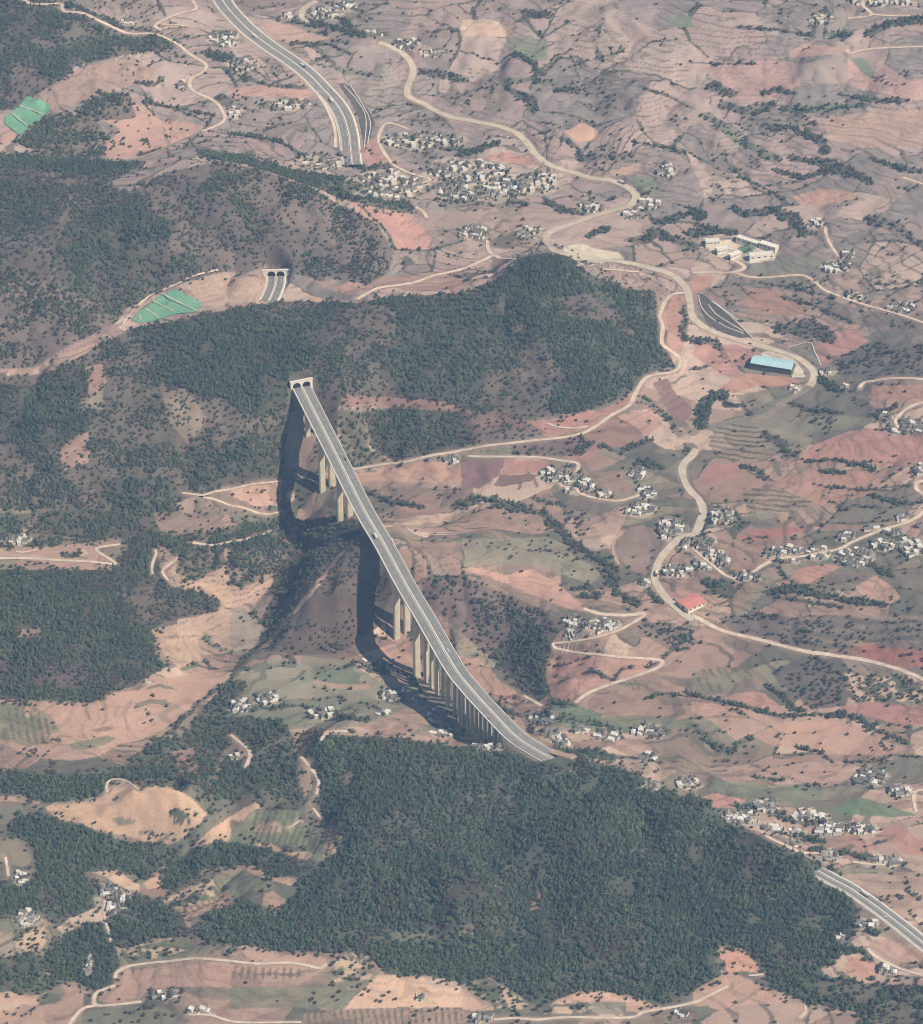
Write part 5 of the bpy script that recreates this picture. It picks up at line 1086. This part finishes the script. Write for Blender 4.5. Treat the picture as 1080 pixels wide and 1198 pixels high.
# ------------------------------------------------------------------ villages
HOUSE_DEF = []
def mesh_pair(walls, roof): return walls, roof
def gable(w_, d, h, rise, mt_w, mt_r, ov=.5):
    wb = MB(); wb.prism([(-w_/2, -1.5), (w_/2, -1.5), (w_/2, h), (0, h+rise), (-w_/2, h)], -d/2, d/2, 'y')
    rb_ = MB(); t = .28
    for s in (-1, 1):
        e = (s*(w_/2+ov), h-ov*rise/(w_/2)); rb_.prism([(0, h+rise+.05), (0, h+rise+.05+t), (e[0], e[1]+.05+t), (e[0], e[1]+.05)], -d/2-ov, d/2+ov, 'y')
    return wb.mesh('house_wall', M[mt_w]), rb_.mesh('roof', M[mt_r])
def flat(w_, d, h, mt_w, mt_r, step=0.0):
    wb = MB(); wb.box(-w_/2, w_/2, -d/2, d/2, -1.5, h)
    if step: wb.box(-w_/2, w_/2-step, -d/2+.004, d/2-.6, h, h+2.9)
    rb_ = MB()
    def cap(x0, x1, y0, y1, z):
        rb_.box(x0+.3, x1-.3, y0+.3, y1-.3, z+.002, z+.12)
        for a in ((x0, x1, y0-.1, y0+.25), (x0, x1, y1-.25, y1+.1), (x0-.1, x0+.25, y0+.25, y1-.25), (x1-.25, x1+.1, y0+.25, y1-.25)): rb_.box(*a, z+.003, z+.6)
    if step: cap(-w_/2, w_/2-step, -d/2, d/2-.6, h+2.9); cap(w_/2-step, w_/2, -d/2, d/2-.6, h)
    else: cap(-w_/2, w_/2, -d/2, d/2, h)
    return wb.mesh('house_wall', M[mt_w]), rb_.mesh('roof', M[mt_r])
TYPES = [('grey-tiled gable-roofed', gable(7.0, 11.5, 5.6, 1.9, 'wall', 'tile'), 7.0, 11.5, 5.6), ('low grey-tiled', gable(5.4, 8.5, 3.4, 1.5, 'wall', 'tile'), 5.4, 8.5, 3.4), ('flat white-roofed', flat(8.5, 9.5, 6.2, 'wall', 'flat'), 8.5, 9.5, 6.2), ('stepped flat-roofed', flat(10.5, 7.5, 3.4, 'wall', 'flat', 4.0), 10.5, 7.5, 3.4), ('long earth-walled', gable(5.6, 13.0, 4.2, 1.6, 'mud', 'tile'), 5.6, 13.0, 4.2), ('pale sheet-roofed', gable(7.0, 12.0, 4.0, 1.0, 'wall', 'sheet'), 7.0, 12.0, 4.0)]
WIN = MB().box(-.55, .55, -.06, .06, -.65, .65).mesh('window', M['pane']); DOOR = MB().box(-.7, .7, -.07, .07, 0, 2.2).mesh('door', M['wood'])
def yard_wall():
    b_ = MB(); b_.box(-6.5, -6.2, -6, 6, -1.5, 1.9); b_.box(-6.2, 6.2, -6, -5.7, -1.5, 1.9); b_.box(6.2, 6.5, -6, 6, -1.5, 1.9); return b_.mesh('yard_wall', M['wall'])
YARD = yard_wall()
POS = []; SPOTS = []; hr = np.random.default_rng(17); cand = []
for ci, ln in enumerate(VILL.split('|')):
    a = ln.split(',', 5); cx, cy, rx, ry, n_ = (float(v) for v in a[:5]); ang = hr.uniform(-.5, .5)
    th, q = hr.uniform(0, 6.28, 240), np.sqrt(hr.uniform(size=240)); PP = np.stack([cx+1.12*rx*q*np.cos(th), cy+1.12*ry*q*np.sin(th)], 1)
    PP = PP[(PP[:, 0] > 3) & (PP[:, 0] < PW-3) & (PP[:, 1] > 2) & (PP[:, 1] < PH-3)]
    SPOTS.append((ci, n_, ang, a[5], PP))
_g = ground_pts(np.vstack([q[4] for q in SPOTS])); _v = nearest(VERGE, _g[:, 0], _g[:, 1]); k0 = 0
for ci, n_, ang, where, PP in SPOTS:
    got = 0
    for t_, (px, py) in enumerate(PP):
        x, y, z = (float(v) for v in _g[k0+t_])
        if got >= n_*2.4: break
        need = 6.0*(1-t_/420)
        if _v[k0+t_] < 3.5 or any((x-p[0])**2+(y-p[1])**2 < need*need for p in POS) or np.min((DECK[:, 0]-x)**2+(DECK[:, 1]-y)**2) < 400: continue
        POS.append((x, y)); got += 1; cand.append([ci, x, y, z, px, py, ang+hr.choice([0, math.pi/2])+hr.normal(0, .12), where])
    k0 += len(PP)
order = sorted(range(len(cand)), key=lambda i: -cand[i][5])
solo = set(order[:300]); near_ones = set(order[:70])
ORD = 'first second third fourth fifth sixth seventh eighth ninth tenth eleventh twelfth thirteenth fourteenth fifteenth sixteenth seventeenth eighteenth nineteenth twentieth'.split()+['twenty-'+q for q in 'first second third fourth fifth sixth seventh eighth ninth'.split()]+['thirtieth']+['thirty-'+q for q in 'first second third fourth fifth sixth seventh eighth ninth'.split()]+[w_ for t, u in (('fortieth', 'forty'), ('fiftieth', 'fifty'), ('sixtieth', 'sixty'), ('seventieth', 'seventy')) for w_ in [t]+[u+'-'+q for q in 'first second third fourth fifth sixth seventh eighth ninth'.split()]]
byc = {}
for i in sorted(solo, key=lambda i: cand[i][5]): byc.setdefault(cand[i][0], []).append(i)
print('houses', len(cand))
far_wall, far_roof = MB(), MB()
LAND_TINT = []
for i, (ci, x, y, z, px, py, ang, where) in enumerate(cand):
    ti = int(hr.choice(6, p=[.36, .24, .12, .07, .09, .12])); tname, (wm_, rm_), w_, d, h = TYPES[ti]
    s = float(hr.uniform(.42, .70))*(1.0+0.12*(py < 320))
    zz = float(min(sample(HZ, x+3, y+3), sample(HZ, x-3, y-3), sample(HZ, x+3, y-3), sample(HZ, x-3, y+3)))+.5
    if i in solo:
        lst = byc[ci]; k = lst.index(i)
        lab = tname+' house in '+where if len(lst) == 1 else f'{ORD[k]} house down in {where}, {tname}'
        if len(lab.split()) > 16: lab = f'{ORD[k]} house down in {where}'
        if len(lab.split()) > 16: lab = f'{ORD[k]} house in {where}'
        o = thing('village_house', (x, y, zz), ang, lab, 'house', 'houses of '+where); o.scale = (s, s, s)
        wo = link('house_wall', wm_, o); link('roof', rm_, o)
        if hr.uniform() < .45 and tname != 'stepped flat-roofed':
            yo = link('yard_wall', YARD, o); yo.location = (w_/2+6.2, 0, 0); yo.rotation_euler = (0, 0, math.pi/2); yo.scale = (.8, .85, 1)
        if i in near_ones:
            for q in (-.28, .28):
                wi = link('window', WIN, wo); wi.location = (q*w_, -d/2-.03, min(h-1.2, 4.2)); wi = link('window', WIN, wo); wi.location = (w_/2+.03, q*d, min(h-1.2, 4.2)); wi.rotation_euler = (0, 0, math.pi/2)
            dr = link('door', DOOR, wo); dr.location = (0, -d/2-.03, .1)
    else:
        for mb, me in ((far_wall, wm_), (far_roof, rm_)):
            k = len(mb.v); ca, sa = math.cos(ang)*s, math.sin(ang)*s; key = me.materials[0]
            mb.v += [(x+v.co.x*ca-v.co.y*sa, y+v.co.x*sa+v.co.y*ca, zz+v.co.z*s) for v in me.vertices]
            mi = [M['wall'], M['mud'], M['tile'], M['flat'], M['sheet']].index(key)
            for p_ in me.polygons: mb.f.append(tuple(k+q for q in p_.vertices)); mb.m.append(mi)
k = len(far_wall.v); far_wall.v += far_roof.v; far_wall.f += [tuple(k+q for q in f) for f in far_roof.f]; far_wall.m += far_roof.m
if far_wall.v: tag(far_wall.build('far_village', [M['wall'], M['mud'], M['tile'], M['flat'], M['sheet']]), 'tiny white and grey village houses scattered over the far upper farmland', 'houses', None, 'stuff')

# ------------------------------------------------------------------ works, netted fields, cuttings
def ends(p, q):
    A_, B_ = ground_pts([p, q]); c = (A_+B_)/2; d = B_-A_; return c, float(np.hypot(d[0], d[1])), math.atan2(d[1], d[0])
def hall(name, p, q, width, h, rise, mw, mr, label, cat, flat_roof=False, bays=0):
    c, ln_, yaw = ends(p, q); zb = float(min(sample(HZ, c[0]+a*ln_/2*math.cos(yaw), c[1]+a*ln_/2*math.sin(yaw)) for a in (-1, 0, 1)))
    o = thing(name, (c[0], c[1], zb+.6), yaw-math.pi/2, label, cat)
    wm_, rm_ = flat(width, ln_, h, mw, mr) if flat_roof else gable(width, ln_, h, rise, mw, mr, .8)
    wo = link('hall_wall', wm_, o); ro = link('roof', rm_, o)
    if bays:
        for k in range(bays):
            for sd in (-1, 1):
                wi = link('window', WIN, wo); wi.location = (sd*(width/2+.05), -ln_/2+(k+.5)*ln_/bays, h*.62); wi.rotation_euler = (0, 0, math.pi/2); wi.scale = (ln_/bays*.45, 1, 1.1)
        dr = link('door', DOOR, wo); dr.location = (0, -ln_/2-.05, 0); dr.scale = (2.6, 1, 1.9)
    return o
hall('factory_shed', (880.5, 427), (927.5, 433.5), 19, 7.5, 2.2, 'slope', 'blue', 'long low shed with bright light-blue roof beside the valley road bend', 'factory shed', bays=9)
hall('roadside_hall', (799, 713), (820, 702), 19, 5.0, .8, 'wall', 'red', 'pale red-roofed hall inside the sharp valley road bend', 'hall', bays=4)
for k, (p, q, w_, lab) in enumerate((((825, 287), (842, 284), 8, 'white-roofed school block at the road side of the walled compound'), ((863, 282), (887, 286), 8, 'long flat white block along the top of the school compound'), ((890, 288), (909, 294), 9, 'flat white block at the corner of the school compound'), ((838, 297), (853, 291), 7, 'short white block inside the school compound'), ((876, 304), (905, 298), 9, 'long pale block along the bottom of the school compound'), ((853, 304), (866, 298), 6, 'small pale block at the gate of the school compound'))):
    hall('school_block', p, q, w_, 6.5, 1, 'wall', 'flat', lab, 'school block', True, 4)
tag(drape('sports_court', tr(810,0,"215,1150 265,1140 310,1160 260,1185 200,1180"), .3, M['court']), 'green sports court between the white school blocks', 'sports court')
for P, lab, lines in ((tr(0,0,"120,448 150,452 215,472 250,494 236,525 170,580 95,640 15,580 20,545 90,498"), 'green shade netting over a field in the upper corner', ("90,495 200,535", "55,530 140,600")), (tr(0,300,"603,300 680,225 755,175 820,148 945,215 940,240 915,260 830,272 770,288 730,305 650,315"), 'green shade netting in strips beside the upper tunnel portal', ("755,175 920,258", "710,208 815,262", "680,245 745,290", "652,275 660,302"))):
    o = tag(drape('shade_net', P, 1.1, M['net']), lab, 'shade net')
    for s in lines: draped_line('seam', tr(0, 0 if 'corner' in lab else 300, s), 1.3, 1.35, M['track'], o)
draped_line('gravel_lane', tr(0,300,"575,315 640,240 700,185 760,160 830,128 900,95 960,78 1020,66"), 1.7, .3, M['track'])['kind'] = 'structure'
def cutting(P, lines, label, mt='slope'):
    o = tag(drape('cut_slope', P, .35, M[mt]), label, 'retaining slope')
    for ox, oy, s in lines: draped_line('drain_channel', tr(ox, oy, s), 0.9, .6, M['concrete'], o)
cutting(tr(810,300,"25,172 60,178 90,210 150,250 220,312 285,382 210,385 115,352 60,305 32,245"), [(810,300,"28,180 45,240 90,290 160,330 240,362"), (810,300,"75,225 110,270 170,310 240,352"), (810,300,"90,210 150,255 220,320 280,380"), (810,300,"100,215 215,300")], 'dark netted cut slope with pale drain lines beside the valley road')
cutting(tr(810,300,"445,430 545,405 570,440 600,510 570,512 530,480 490,455"), [(810,300,"445,428 545,405 570,440 602,512")], 'grey triangular cut slope above the blue shed', 'grassy_slope')
cutting(tr(270,0,"490,385 570,402 615,470 650,525 680,570 655,650 618,705 610,620 595,550 555,470"), [(270,0,"530,400 600,485 632,560 624,690"), (270,0,"560,402 622,500 652,575 640,670")], 'dark banded cutting beside the far motorway end')
draped_line('gravel_lane', tr(270,0,"400,430 450,510 485,600 490,690"), 4, .4, M['track'])['kind'] = 'structure'

# ------------------------------------------------------------------ traffic
def vehicle(kind, x, y, z, yaw, paintname, label):
    o = thing(kind, (x, y, z), yaw, label, kind.split('_')[-1])
    ln_, wd = (4.5, 1.8) if kind == 'car' else (9.5, 2.5)
    if kind == 'car':
        mb = MB(); mb.prism([(-2.25, .35), (2.25, .35), (2.28, .75), (1.2, .92), (-2.2, .98)], -.9, .9, 'y'); mb.build('body', M[paintname], o)
        mb = MB(); mb.prism([(-2.0, .97), (1.15, .92), (.45, 1.5), (-1.5, 1.52)], -.78, .78, 'y'); mb.build('cabin', M['pane'], o)
        mb = MB(); mb.box(-1.45, .42, -.74, .74, 1.525, 1.57); mb.build('car_roof', M[paintname], o); ax, rr = (-1.4, 1.4), .33
    else:
        mb = MB(); mb.box(-4.7, 2.4, -1.25, 1.25, 1.0, 3.6); mb.build('cargo_box', M['white_paint'], o)
        mb = MB(); mb.prism([(2.6, .5), (4.7, .5), (4.75, 1.5), (4.3, 2.8), (2.6, 2.9)], -1.2, 1.2, 'y'); mb.build('cab', M[paintname], o)
        mb = MB(); mb.box(4.52, 4.78, -1.0, 1.0, 1.55, 2.4); mb.build('windscreen', M['pane'], o)
        mb = MB(); mb.box(-4.6, 4.4, -.5, .5, .6, .95); mb.build('chassis', M['rubber'], o); ax, rr = (-3.5, -2.2, 3.5), .5
    for a in ax:
        for sd in (-1, 1):
            mb = MB(); ring1 = [(a+rr*math.cos(k*.785), sd*(wd/2-.25), rr+rr*math.sin(k*.785)) for k in range(9)]; ring2 = [(p[0], sd*wd/2, p[2]) for p in ring1]; mb.quadstrip(ring1, ring2); mb.poly(ring2[:-1]); mb.build('wheel', M['rubber'], o)
def on_line(P, px, offv, kind, pn, lab, lift=.22):
    q, r_, _ = project(P[:, 0], P[:, 1], P[:, 2]); i = int(np.argmin((q-px[0])**2+(r_-px[1])**2)); i = min(max(i, 1), len(P)-2)
    t = P[i+1]-P[i-1]; nn = np.array([t[1], -t[0]])/np.hypot(t[0], t[1]); yaw = math.atan2(t[1], t[0])+(math.pi if offv > 0 else 0)
    vehicle(kind, P[i, 0]+nn[0]*offv, P[i, 1]+nn[1]*offv, P[i, 2]+lift, yaw, pn, lab)
on_line(UP_HW, (299, 45), 4.0, 'truck', 'white_paint', 'white box truck nearest the top of the far motorway')
on_line(UP_HW, (355, 72), -4.2, 'truck', 'blue_paint', 'box truck with blue cab halfway along the far motorway')
on_line(UP_HW, (369, 95), 8.5, 'car', 'white_paint', 'white car on the curve of the far motorway')
on_line(UP_HW, (388, 98), -8.6, 'car', 'silver_paint', 'silver car passing the white car on the far motorway')
on_line(UP_HW, (392, 117), 4.0, 'truck', 'red_paint', 'box truck with red cab near the cutting of the far motorway')
on_line(DECK, (443, 628), 4.2, 'truck', 'white_paint', 'white box truck crossing the middle of the viaduct', .08)
on_line(DECK, (520, 763), -4.0, 'car', 'white_paint', 'white car on the lower half of the viaduct', .08)
on_line(DECK, (396, 540), -8.0, 'car', 'black_paint', 'black car on the viaduct near the tunnel portal', .08)
on_line(DECK, (580, 838), 8.0, 'car', 'red_paint', 'red car on the viaduct where it curves to land', .08)
on_line(LOW_HW, (1040, 1072), 4.0, 'car', 'white_paint', 'white car on the near motorway stretch')
on_line(LOW_HW, (1010, 1050), -4.0, 'truck', 'silver_paint', 'white box truck on the near motorway stretch')
vr = [r for r in ROADS if r[0] == 'road']
on_line(vr[1][2], (640, 187), 2.0, 'car', 'white_paint', 'white car on the valley road above the large village')
on_line(vr[1][2], (725, 220), -2.0, 'truck', 'blue_paint', 'box truck with blue cab entering the valley road bend')
on_line(vr[1][2], (880, 400), 2.0, 'car', 'red_paint', 'red car on the valley road before the blue shed')
on_line(vr[2][2], (822, 600), 2.0, 'car', 'silver_paint', 'silver car on the valley road above the roadside village')
on_line(vr[2][2], (768, 672), -2.0, 'truck', 'red_paint', 'box truck with red cab in the roadside village bend')
# ------------------------------------------------------------------ light, air, camera
EL = 47.0
AZ = np.array([0.80, -0.50]); AZ /= np.linalg.norm(AZ)      # where the sun stands, seen from above
w = bpy.data.worlds.new('World'); SC.world = w; w.use_nodes = True
nt = w.node_tree; bg = nt.nodes['Background']; sky = N(nt, 'ShaderNodeTexSky'); sky.sky_type = 'NISHITA'; sky.sun_disc = False
sky.sun_elevation = R(EL); sky.sun_rotation = math.atan2(AZ[0], AZ[1]); sky.altitude = 2400; sky.air_density = 1.0; sky.dust_density = 1.0
nt.links.new(sky.outputs[0], bg.inputs[0]); bg.inputs[1].default_value = 0.09
sl = bpy.data.lights.new('sun', 'SUN'); sl.energy = 5.0; sl.angle = R(0.5); sl.color = (1.0, .975, .945)
so = bpy.data.objects.new('sun', sl); COL.objects.link(so); so.location = (600, -600, 1500)
from mathutils import Vector
so.rotation_euler = Vector((-AZ[0]*math.cos(R(EL)), -AZ[1]*math.cos(R(EL)), -math.sin(R(EL)))).to_track_quat('-Z', 'Y').to_euler()
# valley haze: a bank of thin air that the whole scene stands in
mh = bpy.data.materials.new('haze'); mh.use_nodes = True; nt = mh.node_tree; nt.nodes.clear()
out = N(nt, 'ShaderNodeOutputMaterial'); vs = N(nt, 'ShaderNodeVolumeScatter'); vs.inputs['Color'].default_value = (.36, .60, 1.0, 1); vs.inputs['Density'].default_value = HAZE; vs.inputs['Anisotropy'].default_value = 0.2
nt.links.new(vs.outputs[0], out.inputs['Volume'])
hz = MB().box(-9000, 9000, -9000, 9000, -400, 2650).build('haze', mh); tag(hz, kind='structure')
cd = bpy.data.cameras.new('camera'); cd.sensor_fit = 'VERTICAL'; cd.sensor_height = 36; cd.lens = 36*FPX/PH; cd.clip_start = 10; cd.clip_end = 60000
co = bpy.data.objects.new('camera', cd); COL.objects.link(co); co.location = CAM; co.rotation_euler = (math.pi/2-DEP, 0, 0); SC.camera = co
SC.render.engine = 'CYCLES'; SC.view_settings.view_transform = 'Standard'; SC.view_settings.look = 'None'; SC.view_settings.exposure = 0; SC.view_settings.gamma = 1
SC.cycles.max_bounces = 4; SC.cycles.diffuse_bounces = 1; SC.cycles.volume_bounces = 0; SC.cycles.use_denoising = True; SC.cycles.filter_width = 1.05
SC.render.resolution_x, SC.render.resolution_y = 923, 1024
